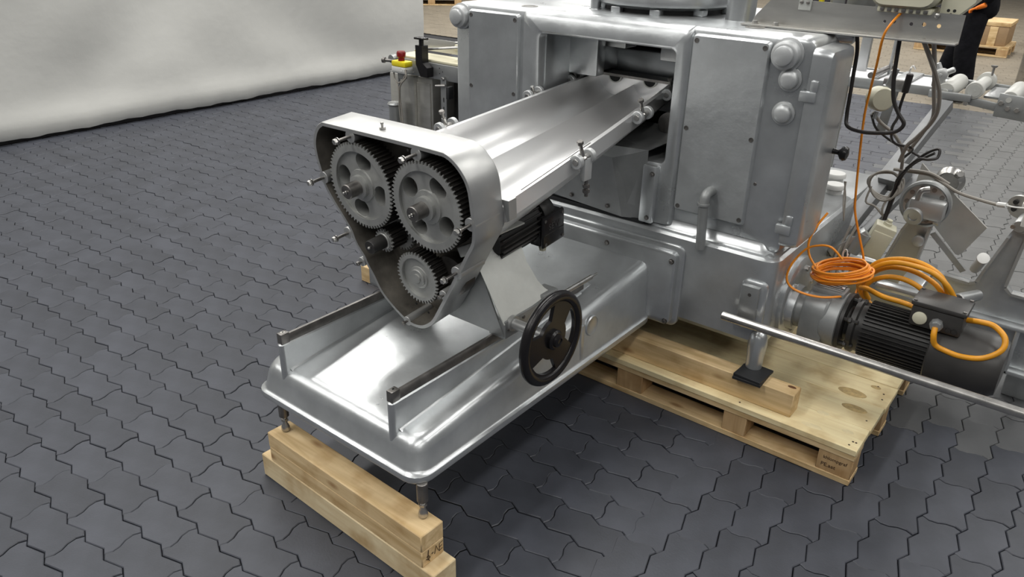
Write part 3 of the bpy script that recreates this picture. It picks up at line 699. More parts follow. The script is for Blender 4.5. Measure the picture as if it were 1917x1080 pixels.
# seal groove line on the right rim and flange piece next to the gear case
bm = B(); prism(bm, [(tr(.12)+.003, RIM+.0015), (tr(.12)-.02, RIM+.0015), (tr(.12)-.02, RIM-.004), (tr(.12)-.004, RIM-.06), (tr(.12)+.003, RIM-.056)], [], BX, .118, .15); mk('rim_flange', bm, 'alu', tg)
for d0, d1 in ((.2, .62),):
    bm = B(); prism(bm, [(0, 0), (1, 0), (1, 1), (0, 1)], [], lambda a, b, q: BX(tr(d0+(d1-d0)*a)-.012+.0035*b, RIM+q, d0+(d1-d0)*a), 0, .0008); mk('seal_groove', bm, 'geardark', tg)
# swing-bolt clamps along both rims
def clamp(side, d, up=True, down=True):
    e = tr(d) if side > 0 else tl(d)
    u = e+side*.022; v = RIM-.008
    c = None
    for q in (-.033, .033):
        w = .013; bm = B()
        prism(bm, [(u-side*.03, v-.018), (u-side*.03, v+.004)][::side]+[(u+.019*math.cos(t)*side, v+.019*math.sin(t)) for t in [PI*.6-PI*1.2*k/14 for k in range(15)]][::1], [], BX, d+q-w/2, d+q+w/2)
        p = BX(u, v, d+q-w/2-.0015); lathe(bm, p, FA, [(.0205, 0), (.0225, .002), (.0225, w+.001), (.0205, w+.003)], 26)
        c2 = mk('clamp_lug', bm, 'silvercap', fd); c = c or c2
    bm = B(); p = BX(u, v, d-.044); lathe(bm, p, FA, [(.0095, 0), (.0105, .002), (.0105, .084), (.0095, .087)], 18); mk('clamp_pin', bm, 'steel', c)
    ax = (FU*math.cos(.35)+Vector((side*.0, 0, 0))-FA*math.sin(.30)).normalized()
    bm = B(); p = BX(u, v, d)
    lathe(bm, p-ax*.012, ax, [(.012, 0), (.013, .006), (.013, .018), (.0075, .022), (.0065, .045)], 14)
    b = mk('swing_bolt', bm, 'steel', c)
    if up:
        bm = B(); cyl(bm, p, p+ax*.058, .0055, 10); hexbolt(bm, p+ax*.052, ax, .0105, .011); mk('bolt_head', bm, 'dullsteel', b)
    if down:
        q = BX(u+side*.004, v-.02, d+.012); dn = -FU
        bm = B(); box(bm, -.009, .009, -.02, .02, -.05, .02, .003, mat4=Matrix.Translation(q)); mk('clamp_bracket', bm, 'silvercap', c)
        bm = B(); cyl(bm, q+dn*.03, q+dn*.105, .0058, 10); hexbolt(bm, q+dn*.066, dn, .011, .011); hexbolt(bm, q+dn*.082, dn, .011, .012); mk('clamp_stud', bm, 'dullsteel', c)
clamp(1, .51); clamp(1, .975, True, False); clamp(1, 1.27, True, False)
clamp(-1, .515, True, False); clamp(-1, .985, False, False); clamp(-1, 1.25, False, False)
# pedestal under the case: front plate, slanting side plates, foot blocks on the rails
YP = 1.53
bm = B(); prism(bm, [(-1.222, .556), (-1.311, .735), (-1.36, .83), (-1.66, .83), (-1.71, .735), (-1.798, .556)], [], XZ, YP, YP+.006); ped = mk('pedestal_plate', bm, 'galv', fd)
for s in (1, -1):
    P = [(-1.225, 1.532, .592), (-1.311, 1.529, .733), (-1.36, 1.53, .815), (-1.359, 1.743, .812), (-1.338, 1.735, .775), (-1.297, 1.728, .709), (-1.262, 1.739, .652), (-1.246, 1.755, .626), (-1.234, 1.775, .607)]
    if s < 0: P = [(-3.02-a, b, c) for a, b, c in P][::-1]
    bm = B(); poly(bm, P, .005); mk('side_plate', bm, 'plate', ped, ang=20)
    x = -1.51+s*.262
    bm = B(); box(bm, x-.035, x+.028, 1.534, 1.79, .545, .603, .003)
    if s > 0: box(bm, x-.03, x+.0285, 1.72, 1.80, .58, .618, .006)
    fb = mk('foot_block', bm, 'galv', fd)
    for y, z in ((1.548, .575), (1.70, .60), (1.62, .588)):
        bm = B(); lathe(bm, (x+s*.0285, y, z), (s, 0, 0), [(.0055, 0), (.0055, .003), (.003, .004)], 10); mk('screw', bm, 'dullsteel', fb)
# handwheel on a cross shaft
HW = Vector((-1.078, 1.568, .588))
bm = B(); lathe(bm, (-1.225, HW.y, HW.z), (1, 0, 0), [(.024, 0), (.024, .012), (.016, .013), (.016, .145)], 22); hwshaft = mk('handwheel_shaft', bm, 'alu', fd)
bm = B(); N = 48
def HWf(a, b, d): return Vector((HW.x+d, HW.y+a, HW.z+b))
rings(bm, [[HWf((.128+.0165*math.cos(q))*math.cos(2*PI*i/N), (.128+.0165*math.cos(q))*math.sin(2*PI*i/N), .0145*math.sin(q)) for i in range(N)] for q in [2*PI*k/12 for k in range(13)]], True, False, False)
bmesh.ops.remove_doubles(bm, verts=bm.verts, dist=1e-5)
hw = mk('handwheel', bm, 'black', fd)
holes = []
for k in range(3):
    a0 = math.radians(5+120*k); P = []
    for j in range(11): t = a0-.62+1.24*j/10; P.append((.108*math.cos(t), .108*math.sin(t)))
    for j in range(9): t = a0+.42-.84*j/8; rr_ = .062; P.append((rr_*math.cos(t), rr_*math.sin(t)))
    holes.append(P)
bm = B(); prism(bm, circ(0, 0, .121, 40), holes, HWf, -.006, .006); mk('wheel_web', bm, 'black', hw)
bm = B(); lathe(bm, HW+Vector((-.02, 0, 0)), (1, 0, 0), [(.026, 0), (.03, .02), (.03, .034), (.024, .04), (.02, .04), (.018, .046), (.010, .05), (.009, .047), (.0005, .047)], 28); mk('wheel_hub', bm, 'black', hw)
bm = B()
for k in range(30):
    t = 2*PI*k/30; ball(bm, HWf(.1125*math.cos(t), .1125*math.sin(t), .002), .0052, seg=6)
tag(mk('finger_grips', bm, 'black', hw), kind='stuff')
bm = B(); lathe(bm, (-1.215, 1.78, .593), (0, 1, .0), [(.013, 0), (.012, .02), (.0085, .022), (.0085, .20), (.004, .202), (.004, .235), (.003, .237)], 16); mk('lead_screw', bm, 'steel', fd)
# drive motor under the trough
MA = Vector((-1.375, 1.64, .788)); MD = FA
bm = B(); lathe(bm, MA, MD, [(.05, -.03), (.062, -.02), (.062, .19), (.05, .195)], 30); dm = mk('drive_motor', bm, 'motor', fd)
for k in range(24):
    a = 2*PI*k/24; mm = Matrix.Translation(MA+MD*.085) @ Matrix.Rotation(TA, 4, 'X') @ Matrix.Rotation(a, 4, 'Y')
    bm = B(); box(bm, -.0022, .0022, -.1, .1, .058, .074, .0008, mat4=mm); mk('cooling_fin', bm, 'motor', dm)
bm = B(); lathe(bm, MA+MD*.195, MD, [(.072, 0), (.075, .004), (.075, .045), (.066, .062), (.03, .066)], 30); mk('fan_cowl', bm, 'motor', dm)
mm = Matrix.Translation(Vector((-1.318, 1.862, .782))) @ Matrix.Rotation(TA, 4, 'X')
bm = B(); box(bm, -.03, .014, -.056, .056, -.05, .05, .006, mat4=mm); box(bm, .014, .028, -.058, .058, -.053, .053, .008, mat4=mm); tb2 = mk('terminal_box', bm, 'black', dm)
bm = B(); box(bm, .0275, .0288, -.052, .052, -.009, -.007, mat4=mm); mk('cover_ridge', bm, 'motor', tb2)
for y, z in ((-.046, .04), (.046, .04), (-.046, -.04), (.046, -.04)):
    bm = B(); lathe(bm, mm @ Vector((.028, y, z)), (1, 0, 0), [(.0055, 0), (.0055, .0015), (.003, .0015)], 10); mk('screw', bm, 'dullsteel', tb2)
bm = B(); lathe(bm, mm @ Vector((.004, -.03, -.053)), (0, 0, -1), [(.013, 0), (.013, .01), (.011, .012), (.011, .018)], 8); mk('cable_gland', bm, 'beige', tb2)
def text_obj(name, body, size, mat4, m, parent, depth=.0006, bold=0.0):
    cu = bpy.data.curves.new(name, 'FONT'); cu.body = body; cu.size = size; cu.extrude = depth; cu.align_x = 'CENTER'; cu.align_y = 'CENTER'; cu.offset = bold
    t = bpy.data.objects.new(name+'_tmp', cu); COL.objects.link(t); bpy.context.view_layer.update()
    me = bpy.data.meshes.new_from_object(t.evaluated_get(bpy.context.evaluated_depsgraph_get())); bpy.data.objects.remove(t)
    bm = B(); bm.from_mesh(me); bmesh.ops.transform(bm, matrix=mat4, verts=bm.verts)
    return mk(name, bm, m, parent)
text_obj('raised_lettering', 'SEW', .03, mm @ Matrix.Translation((.0283, .0, .012)) @ Matrix.Rotation(PI/2, 4, 'Z') @ Matrix.Rotation(PI/2, 4, 'X'), 'cowl', tb2)
bm = B(); box(bm, -1.40, -1.285, 1.545, 1.70, .845, .85, .001); mk('bracket_tab', bm, 'plate', fd)
# ------------------------------------------------------------------ pallet, timbers, pads
pal = root('pallet', (-.95, 2.65, 0), 'new pine pallet carrying the machine pedestal, lettered block at its front corner', 'pallet')
def board(name, x0, x1, y0, y1, z0, z1, m, parent, bev=.0015):
    bm = B(); box(bm, x0, x1, y0, y1, z0, z1, bev, 1); return mk(name, bm, m, parent)
PX0, PX1 = -1.62, -.344
for y0, y1 in ((2.256, 2.352), (2.605, 2.70), (2.945, 3.045)):
    board('bottom_board', PX0, PX1, y0, y1, 0.001, .022, 'pine', pal)
    for x0, x1 in ((-.457, PX1-.002), (-.795, -.71), (-1.236, -1.126), (-1.6, -1.5)):
        b = board('block', x0, x1, y0+.003, y1-.003, .022, .1, 'pinez', pal)
        if x1 > -.4 and y0 < 2.3: BLK = b
    board('stringer_board', PX0, PX1, y0, y1, .1, .122, 'pine', pal)
for i, (y0, y1) in enumerate(((2.253, 2.40), (2.401, 2.565), (2.566, 2.73), (2.732, 2.89), (2.892, 3.05))):
    board('deck_board', PX0, PX1+(-.0, .002, .006, .003, .008)[i], y0, y1, .122, .1435+(0, .0004, -.0003, .0003, 0)[i], 'deck', pal)
for x, y in ((-.375, 2.275), (-.36, 2.30), (-.37, 2.45), (-.365, 2.62), (-.37, 2.66), (-.37, 2.30), (-.75, 2.275), (-.40, 2.70)):
    bm = B(); lathe(bm, (x, y, .1433), (0, 0, 1), [(.0035, 0), (.0035, .0009)], 8); mk('nail_head', bm, 'ink', pal)
ft = Matrix.Translation((-.401, 2.2585, .061)) @ Matrix.Rotation(PI/2, 4, 'X')
text_obj('stamp', 'khlompgraf', .017, ft @ Matrix.Translation((0.0, .014, 0)), 'ink', BLK, .0004)
text_obj('stamp', 'PE.aat', .02, ft @ Matrix.Translation((-.018, -.014, 0)), 'ink', BLK, .0004)
def timber(label, x0, x1, y0, y1, z0, z1, m, rot=0.0, group=None, name='timber_beam'):
    bm = B(); box(bm, x0, x1, y0, y1, z0, z1, .003, 1)
    if rot: bmesh.ops.rotate(bm, verts=bm.verts, cent=((x0+x1)/2, (y0+y1)/2, 0), matrix=Matrix.Rotation(rot, 3, 'Z'))
    return tag(mk(name, bm, m, None, True), label, 'timber', group)
timber('pale square timber beam lying on the pavers below the bed end, lowest of the stack', -1.857, -1.068, 1.066, 1.154, 0.001, .085, 'pale', -.026)
timber('stained timber plank in the middle of the stack under the bed end', -1.803, -1.111, 1.067, 1.150, .0852, .1405, 'pine', -.026)
t3 = timber('stained timber plank topmost of the stack, carrying the two jack feet', -1.803, -1.111, 1.066, 1.150, .1407, .1965, 'pine', -.026)
timber('knotty pine beam lying on the pallet deck under the rubber pad', -1.46, -.579, 2.296, 2.366, .1438, .233, 'pine')
timber('pine timber block on the floor behind the gear case, left of the machine', -2.74, -1.95, 2.275, 2.37, 0.001, .085, 'pine')
timber('pine timber beam across the pallet under the rear machine feet', -2.25, -.62, 3.10, 3.17, .1438, .233, 'pine')
for nm, x0, x1, y0, y1, z0, z1, r, lab in (('rubber_pad', -.79, -.69, 2.264, 2.372, .2332, .243, .04, 'black rubber pad lying on the pallet beam, lower of the two'), ('rubber_pad', -.786, -.688, 2.268, 2.378, .2432, .2525, -.05, 'black rubber pad directly under the machine leg, upper of the two')):
    bm = B(); box(bm, x0, x1, y0, y1, z0, z1, .001, 1); bmesh.ops.rotate(bm, verts=bm.verts, cent=(-.74, 2.32, 0), matrix=Matrix.Rotation(r, 3, 'Z')); tag(mk(nm, bm, 'rubber', None, True), lab, 'pad', 'rubber pads under the machine leg')
for x, y, a, b, m in ((-.505, 2.30, .035, .013, 'knotpale'), (-.40, 2.345, .02, .012, 'knotpale'), (-.50, 2.40, .022, .013, 'knotpale'), (-.462, 2.60, .05, .026, 'knot'), (-.425, 2.50, .045, .022, 'knot'), (-.405, 2.69, .018, .011, 'knot')):
    bm = B(); rings(bm, [[Vector((x+q*a*math.cos(t), y+q*b*math.sin(t), z)) for t in [2*PI*i/20 for i in range(20)]] for q, z in ((1, .1432), (.96, .1441))]); mk('knot', bm, m, pal)
for x, y, z in ((-.605, 2.345, .2334),):
    bm = B(); rings(bm, [[Vector((x+q*.016*math.cos(t), y+q*.008*math.sin(t), z+h)) for t in [2*PI*i/16 for i in range(16)]] for q, h in ((1, -.002), (.9, .0004))]); mk('knot', bm, 'knotdark', bpy.data.objects['timber_beam.003'])
# hand lettering on the front timber end
def strokes(name, L, f, r, m, parent):
    bm = B()
    for s in L: tube(bm, [f(*p) for p in s], r, 5, 1)
    return mk(name, bm, m, parent)
ex = -1.1108
fe = lambda a, b: Vector((ex+.0006, 1.064+.08*a, .088+.05*b))
strokes('pencil_mark', [[(.22, .95), (.18, .4), (.26, .15)], [(.12, .55), (.2, .62), (.28, .42), (.2, .3), (.1, .42)], [(.36, .52), (.44, .55)], [(.5, .35), (.58, .85), (.68, .4)], [(.72, .3), (.74, .8), (.9, .85)], [(.73, .55), (.86, .6)], [(.72, .3), (.88, .36)]], fe, .0011, 'ink', t3)
# ------------------------------------------------------------------ long steel rod
bm = B(); cyl(bm, (-.867, 2.289, .444), (.35, 2.289, .444), .0150, 22, .0015); tag(mk('steel_rod', bm, 'steel', None), 'long bright steel rod clamped on the pedestal corner, running off to the right', 'rod')
# ------------------------------------------------------------------ cables
def cable(name, label, paths, r, m, group=None, n=6, cat='cable', seg=8):
    bm = B()
    for P in paths: tube(bm, P, r, seg, n)
    return tag(mk(name, bm, m, None), label, cat, group)
coil = []
rnd = random.Random(3)
cx, cy, cz = -.585, 2.575, .60
for i in range(150):
    k = i/14.0; a = 2*PI*k+.9; R1 = .072+.022*abs(math.sin(k*1.9))+rnd.uniform(-.002, .002); dz = -.026+.0040*k+.006*math.sin(k*2.7)
    coil.append((cx+R1*math.cos(a)+.006*math.sin(k*1.3), cy+R1*.66*math.sin(a)+.004*math.cos(k*1.7), cz+dz+.26*R1*math.cos(a)+.12*R1*math.sin(a)+rnd.uniform(-.001, .001)))
orange_loop = [(-0.548, 2.70, 0.488), (-0.544, 2.66, 0.482), (-0.548, 2.60, 0.505), (-0.560, 2.50, 0.535), (-0.606, 2.47, 0.53), (-0.66, 2.46, 0.53), (-0.707, 2.46, 0.54), (-0.728, 2.46, 0.57), (-0.722, 2.47, 0.62), (-0.692, 2.49, 0.675), (-0.655, 2.5, 0.696), (-0.614, 2.5, 0.70), (-0.575, 2.51, 0.665)]
orange_up = [(-0.652, 2.5, 0.618), (-0.685, 2.515, 0.65), (-0.698, 2.53, 0.695), (-0.688, 2.56, 0.745), (-0.676, 2.60, 0.778)]
orange_drop = [(-0.587, 2.60, 1.432), (-0.600, 2.555, 1.40), (-0.612, 2.553, 1.362), (-0.624, 2.60, 1.276), (-0.64, 2.655, 1.189), (-0.643, 2.667, 1.1), (-0.633, 2.679, 0.96), (-0.622, 2.691, 0.838), (-0.614, 2.703, 0.77), (-0.586, 2.715, 0.686), (-0.558, 2.726, 0.607), (-0.546, 2.73, 0.547), (-0.55, 2.72, 0.51), (-0.548, 2.70, 0.488)]
oc = cable('orange_cable', 'thin orange cable hanging from the beige box down to a coil on the gear housing', [orange_drop, orange_loop, orange_up, coil], .0040, 'orange', n=4, seg=6)
bm = B(); tube(bm, [(-.60+.008*math.cos(a), 2.635+.002*a, .635+.018*math.sin(a)) for a in [2*PI*i/8 for i in range(9)]], .002, 6, 2); mk('cable_tie', bm, 'white', oc)
y1 = [(-0.488, 2.68, 0.459), (-0.535, 2.688, 0.498), (-0.53, 2.675, 0.546), (-0.498, 2.662, 0.608), (-0.445, 2.65, 0.644), (-0.378, 2.638, 0.655), (-0.315, 2.625, 0.65), (-0.264, 2.625, 0.615), (-0.235, 2.65, 0.55), (-.26, 2.70, .47)]
y2 = [(-.52, 2.70, 0.469), (-0.533, 2.711, 0.511), (-0.512, 2.703, 0.566), (-0.46, 2.694, 0.608), (-0.392, 2.686, 0.618), (-0.332, 2.677, 0.606), (-0.292, 2.669, 0.583), (-0.265, 2.68, 0.53)]
y3 = [(-0.499, 2.68, 0.477), (-0.516, 2.673, 0.509), (-0.504, 2.667, 0.55), (-0.457, 2.66, 0.584), (-0.401, 2.653, 0.594), (-0.346, 2.647, 0.58), (-0.30, 2.65, 0.545)]
y4 = [(-0.51, 2.69, 0.465), (-0.545, 2.70, 0.505), (-0.538, 2.69, 0.556), (-0.50, 2.68, 0.618), (-0.44, 2.67, 0.652), (-0.375, 2.66, 0.662), (-0.31, 2.65, 0.645), (-0.275, 2.66, 0.60), (-.26, 2.69, .53)]
yf = [(-0.53, 2.66, 0.52), (-0.50, 2.62, 0.54), (-0.44, 2.58, 0.545), (-0.38, 2.565, 0.55), (-0.335, 2.55, 0.553)]
yl = [(-.2535, 2.462, .543), (-.25, 2.45, .52), (-0.240, 2.455, 0.49), (-0.205, 2.46, 0.477), (-0.16, 2.46, 0.475), (-0.108, 2.465, 0.488), (-0.07, 2.48, 0.522), (-0.072, 2.50, 0.555), (-0.108, 2.52, 0.575), (-0.147, 2.53, 0.572), (-0.183, 2.54, 0.562)]
cable('yellow_cable', 'thick yellow-orange power cable looped over and into the black motor', [y1, y2, y3, y4, yf, yl], .0088, 'yellow', seg=10)
cable('black_cable', 'black cable looping beside the door from under the shelf', [[(-0.705, 2.615, 1.361), (-0.700, 2.64, 1.303), (-0.698, 2.645, 1.233), (-0.695, 2.645, 1.163), (-0.692, 2.645, 1.101), (-0.680, 2.635, 1.069), (-0.631, 2.62, 1.062), (-0.572, 2.62, 1.068), (-0.53, 2.62, 1.08), (-0.512, 2.62, 1.107), (-0.534, 2.62, 1.136), (-0.558, 2.62, 1.178), (-0.572, 2.62, 1.249), (-0.578, 2.61, 1.361)]], .0062, 'cable_b')
cable('black_cable', 'black cable with a long plug hanging below the film table', [[(-0.585, 2.9, 1.18), (-0.588, 2.9, 1.15), (-0.592, 2.9, 1.10), (-0.596, 2.925, 1.06), (-0.611, 2.95, 1.02), (-0.611, 2.975, 0.977), (-0.597, 3.0, 0.952), (-.55, 3.06, .93), (-.58, 3.1, .88)]], .005, 'cable_b')
bm = B(); cyl(bm, (-.588, 2.9, 1.150), (-.584, 2.9, 1.215), .0115, 12, .003); tag(mk('plug', bm, 'cable_b', None), 'black cylindrical plug on the cable hanging below the film table', 'plug')
cable('grey_cable', 'brownish grey cable pair hanging from the right end of the shelf to the strut', [[(-0.511, 2.60, 1.361), (-0.487, 2.674, 1.289), (-0.474, 2.729, 1.239), (-0.464, 2.783, 1.186), (-0.464, 2.837, 1.12), (-0.485, 2.891, 1.062), (-0.525, 2.946, 0.998), (-0.559, 3.0, 0.95), (-.58, 3.05, .88)], [(-0.482, 2.60, 1.361), (-0.486, 2.728, 1.269), (-0.49, 2.835, 1.184), (-0.49, 2.942, 1.077), (-0.524, 3.03, 0.999), (-.56, 3.06, .92)]], .0068, 'cable_g')
cable('grey_cable', 'grey cable running from the round cream box down along the strut', [[(-0.687, 2.96, 1.06), (-0.659, 2.98, 1.022), (-0.611, 3.01, 0.981), (-0.582, 3.04, 0.93), (-0.576, 3.07, 0.885), (-0.575, 3.09, 0.83), (-.58, 3.09, .76)]], .0062, 'cable_g')
cable('black_cable', 'thin black cable from the round cream box tied at the strut', [[(-0.692, 2.96, 1.05), (-0.673, 3.0, 0.994), (-0.618, 3.05, 0.944), (-0.567, 3.09, 0.915), (-.52, 3.08, .90)]], .0045, 'cable_b')
cable('black_cable', 'black cable loop rising from the beige junction box past the strut', [[(-0.582, 3.06, 0.645), (-0.573, 3.075, 0.741), (-0.564, 3.07, 0.819), (-0.53, 3.062, 0.886), (-0.492, 3.05, 0.931), (-0.46, 3.038, 0.949), (-0.457, 3.025, 0.922), (-0.48, 3.012, 0.914), (-0.515, 3.02, 0.905), (-.55, 3.04, .86)], [(-0.586, 3.055, 0.645), (-0.58, 3.07, 0.75), (-0.572, 3.06, 0.815), (-0.535, 3.05, 0.875), (-0.50, 3.04, 0.91), (-.47, 3.03, .935)]], .0052, 'cable_b')
gc = []
for k in range(4):
    for i in range(12):
        a = 2*PI*i/12+k*.4; gc.append((-.617+(.052+.004*k)*math.cos(a), 3.07+.012*math.sin(2*a)+.006*k, .772+(.058-.004*k)*math.sin(a)))
cable('grey_cable', 'grey cable coiled in rings beside the strut and led to the junction box', [gc+[(-.60, 3.06, .70), (-.588, 3.06, .645)], [(-.66, 3.07, .76), (-.665, 3.06, .70), (-.63, 3.06, .69), (-.594, 3.06, .66)]], .004, 'cable_g', n=4)
cable('grey_cable', 'long grey cable with bare end stretched over the reel bearing to the right', [[(-0.60, 3.08, 0.838), (-0.544, 3.09, 0.838), (-0.474, 3.079, 0.842), (-0.417, 3.05, 0.828), (-0.361, 3.03, 0.812), (-0.297, 3.014, 0.807), (-0.242, 2.993, 0.808), (-0.225, 2.98, 0.813)], [(-.545, 3.085, .845), (-.47, 3.07, .850), (-.40, 3.05, .83)]], .006, 'cable_g')
bm = B(); tube(bm, [(-.232, 2.985, .811), (-.205, 2.968, .818)], .009, 8, 1); tube(bm, [(-.205, 2.968, .818), (-.18, 2.96, .82), (-.14, 2.95, .828)], .003, 6, 3); tag(mk('cable_end', bm, 'white', None), 'white taped end of the long grey cable above the reel stand', 'cable end')
cable('brown_wire', 'thin brown and orange wires hanging on the white ledge behind the door', [[(-.72, 2.93, .80), (-.715, 2.92, .75), (-.70, 2.90, .70), (-.69, 2.9, .66)], [(-.725, 2.93, .80), (-.71, 2.93, .74), (-.695, 2.91, .67)]], .0028, 'cable_g', cat='wire')
cable('grey_conduit', 'bundle of grey wires going down between the strut and the gear motor', [[(-.68, 2.98, .62), (-.69, 2.96, .56), (-.70, 2.93, .50), (-.70, 2.9, .40)], [(-.66, 2.98, .62), (-.675, 2.95, .55), (-.68, 2.93, .46), (-.685, 2.9, .36)], [(-.665, 2.99, .63), (-.66, 2.97, .54), (-.665, 2.95, .44)]], .005, 'cable_g')
# ------------------------------------------------------------------ beige junction box and round cream box
bm = B(); mj = Matrix.Translation((-.588, 3.06, .565)) @ Matrix.Rotation(.28, 4, 'Y') @ Matrix.Rotation(.25, 4, 'Z')
box(bm, -.04, .04, -.03, .03, -.075, .065, .007, mat4=mj); r_ = root('junction_box', (-.588, 3.06, .49), 'cream plastic junction box standing between strut and reel stand', 'box'); jb = mk('box_body', bm, 'beige', r_)
bm = B(); box(bm, -.036, .036, -.036, -.029, -.07, .04, .004, mat4=mj); mk('box_cover', bm, 'beige', r_)
bm = B(); lathe(bm, mj @ Vector((.0, 0, .064)), mj.to_3x3() @ Vector((0, 0, 1)), [(.016, 0), (.016, .012), (.011, .014), (.011, .024)], 10); mk('cable_gland', bm, 'beige', r_)
r_ = root('round_junction_box', (-.667, 2.95, 1.05), 'round cream junction box hanging on a pipe right of the door', 'box')
bm = B(); lathe(bm, (-.69, 2.975, 1.107), (.55, -.75, .1), [(.036, 0), (.042, .004), (.042, .05), (.036, .058), (.0, .06)], 28); mk('box_body', bm, 'beige', r_)
bm = B(); cyl(bm, (-.662, 2.97, 1.14), (-.645, 2.97, 1.215), .011, 12); lathe(bm, (-.664, 2.97, 1.138), (.2, 0, 1), [(.017, 0), (.017, .016)], 12); mk('conduit', bm, 'galv', r_)
bm = B(); tube(bm, [(-.672, 2.945, 1.065), (-.674, 2.94, 1.04)], .007, 8, 1); mk('gland', bm, 'galv', r_)
# ------------------------------------------------------------------ reel stand on the right
rs = root('reel_stand', (-.30, 3.2, 0), 'grey cast plate stand with two raised bearing arms behind the black motor', 'stand')
YS = 3.2
A = [(-.70, .119), (-.70, .42), (-.581, .42), (-.539, .585), (-.515, .64), (-.44, .66), (-.433, .648), (-.452, .47), (-.437, .447), (-.262, .438), (-.244, .449), (-.188, .644), (-.172, .68), (-.12, .68), (-.128, .60), (-.138, .455), (-.118, .436), (.18, .43), (.18, .119)]
bm = B(); prism(bm, A, [], XZ, YS, YS+.014); mk('stand_plate', bm, 'silver', rs, ang=25)
bm = B()
for P in (A[6:12], A[13:18], A[1:5], A[12:14]):
    for (a, b), (c, d) in zip(P, P[1:]):
        t = Vector((c-a, d-b)).normalized(); nx, ny = t.y*.010, -t.x*.010
        prism(bm, [(a, b), (c, d), (c+nx, d+ny), (a+nx, b+ny)], [], XZ, YS-.028, YS+.002)
mk('stand_rim', bm, 'alu', rs, ang=25)
bm = B(); box(bm, -.70, .18, YS-.05, YS+.005, .302, .318, .006); box(bm, -.70, .18, YS-.045, YS+.005, .119, .135, .004); box(bm, -.066, -.05, YS-.045, YS+.005, .119, .31, .003); mk('stand_rib', bm, 'silver', rs)
bm = B(); box(bm, -.55, -.49, YS+.014, YS+.10, .0, .40, .01); mk('stand_foot', bm, 'silver', rs)
bm = B(); box(bm, -.05, .05, YS+.014, YS+.10, .0, .40, .01); mk('stand_foot', bm, 'silver', rs)
# bearing head with flange ring, hub and handle
bc = Vector((-.478, 3.12, .695))
bm = B(); lathe(bm, bc+Vector((0, .07, .01)), (0, -1, 0), [(.088, 0), (.09, .004), (.09, .03), (.082, .034), (.076, .028), (.05, .026)], 40); bh = mk('bearing_ring', bm, 'galv', rs)
for k in range(10):
    a = 2*PI*k/10; p = bc+Vector((.064*math.cos(a), .042, .01+.064*math.sin(a))); bm = B(); lathe(bm, p, (0, -1, 0), [(.009, -.002), (.009, .0015), (.0, .002)], 12); mk('ring_hole', bm, 'dullsteel', bh)
bm = B(); lathe(bm, (-.485, 3.23, .695), (-.12, -1, -.25), [(.055, 0), (.055, .06), (.05, .075), (.036, .085), (.036, .125), (.033, .128), (.018, .128), (.016, .122), (.0, .122)], 32); mk('bearing_housing', bm, 'alu', bh)
bm = B(); box(bm, -.525, -.40, 3.11, 3.2, .66, .735, .012, mat4=Matrix.Translation((0, 0, .0))); mk('bearing_block', bm, 'alu', bh)
bm = B(); tube(bm, [(-.50, 3.12, .73), (-.495, 3.12, .765), (-.47, 3.13, .775)], .011, 8, 3); mk('clamp_lever', bm, 'steel', bh)
bm = B(); lathe(bm, (-.428, 3.13, .655), (.9, -.2, .1), [(.009, 0), (.009, .012), (.013, .013), (.013, .022)], 8); mk('nut', bm, 'steel', bh)
bm = B(); lathe(bm, (-.467, 3.17, .557), (0, -1, 0), [(.022, 0), (.022, .012), (.018, .014)], 20); mk('pivot_washer', bm, 'alu', rs)
bm = B(); lathe(bm, (-.44, 3.36, .765), (-.1, -1, -.1), [(.05, 0), (.055, .01), (.05, .03), (.04, .04), (.035, .022)], 28); lathe(bm, (-.43, 3.38, .78), (.25, -.9, .3), [(.014, .03), (.014, .10), (.011, .105)], 14); mk('reel_cone', bm, 'steel', rs)
bm = B(); lathe(bm, (-.231, 3.07, .583), (-.25, 1, -.85), [(.018, 0), (.021, .001), (.021, .008), (.018, .009), (.018, .13)], 18); mk('guide_roller', bm, 'white', rs)
bm = B(); prism(bm, [(-.437, .585), (-.421, .598), (-.284, .476), (-.30, .462)], [], XZ, YS-.012, YS-.002); mk('brace', bm, 'galv', rs)
bm = B(); lathe(bm, (-.155, 3.22, .70), (-.1, -1, -.1), [(.024, -.1), (.024, .05), (.021, .056)], 24); lathe(bm, (-.18, 3.27, .74), (-.3, -1, -.2), [(.045, 0), (.045, .012)], 28); rb = mk('bearing_head', bm, 'alu', rs)
for a, b in ((-.20, .755), (-.20, .728)):
    bm = B(); lathe(bm, (a, 3.255, b), (-.3, -1, -.2), [(.009, -.004), (.009, .0035)], 12); mk('ring_hole', bm, 'void', rb)
bm = B(); lathe(bm, (-.18, 3.165, .69), (0, -1, 0), [(.008, -.01), (.008, .004), (.004, .004), (.004, 0)], 12); mk('pin', bm, 'steel', rs)
bm = B(); box(bm, -.17, -.12, 3.1, 3.16, .78, .80, .004); cyl(bm, (-.15, 3.13, .71), (-.15, 3.13, .785), .008, 10); mk('bearing_knob', bm, 'white', rs)
bm = B(); lathe(bm, (-.245, 2.90, .478), (-.4, -1, .1), [(.02, -.10), (.022, .0), (.022, .02), (.018, .023), (.015, .02)], 24); mk('socket', bm, 'galv', rs)
bm = B(); lathe(bm, (-.252, 2.879, .480), (-.4, -1, .1), [(.012, -.02), (.012, .001), (.0, .002)], 16); mk('socket_bore', bm, 'void', rs)
bm = B(); box(bm, -.52, -.36, 2.83, 2.88, .455, .485, .012); lathe(bm, (-.33, 2.84, .47), (0, -1, 0), [(.024, -.03), (.024, .0), (.012, .001), (.01, -.006)], 18); mk('clamp_arm', bm, 'silver', rs)
bm = B(); box(bm, -.46, -.38, 2.88, 3.2, .44, .47, .006); mk('carrier_bar', bm, 'silver', rs)
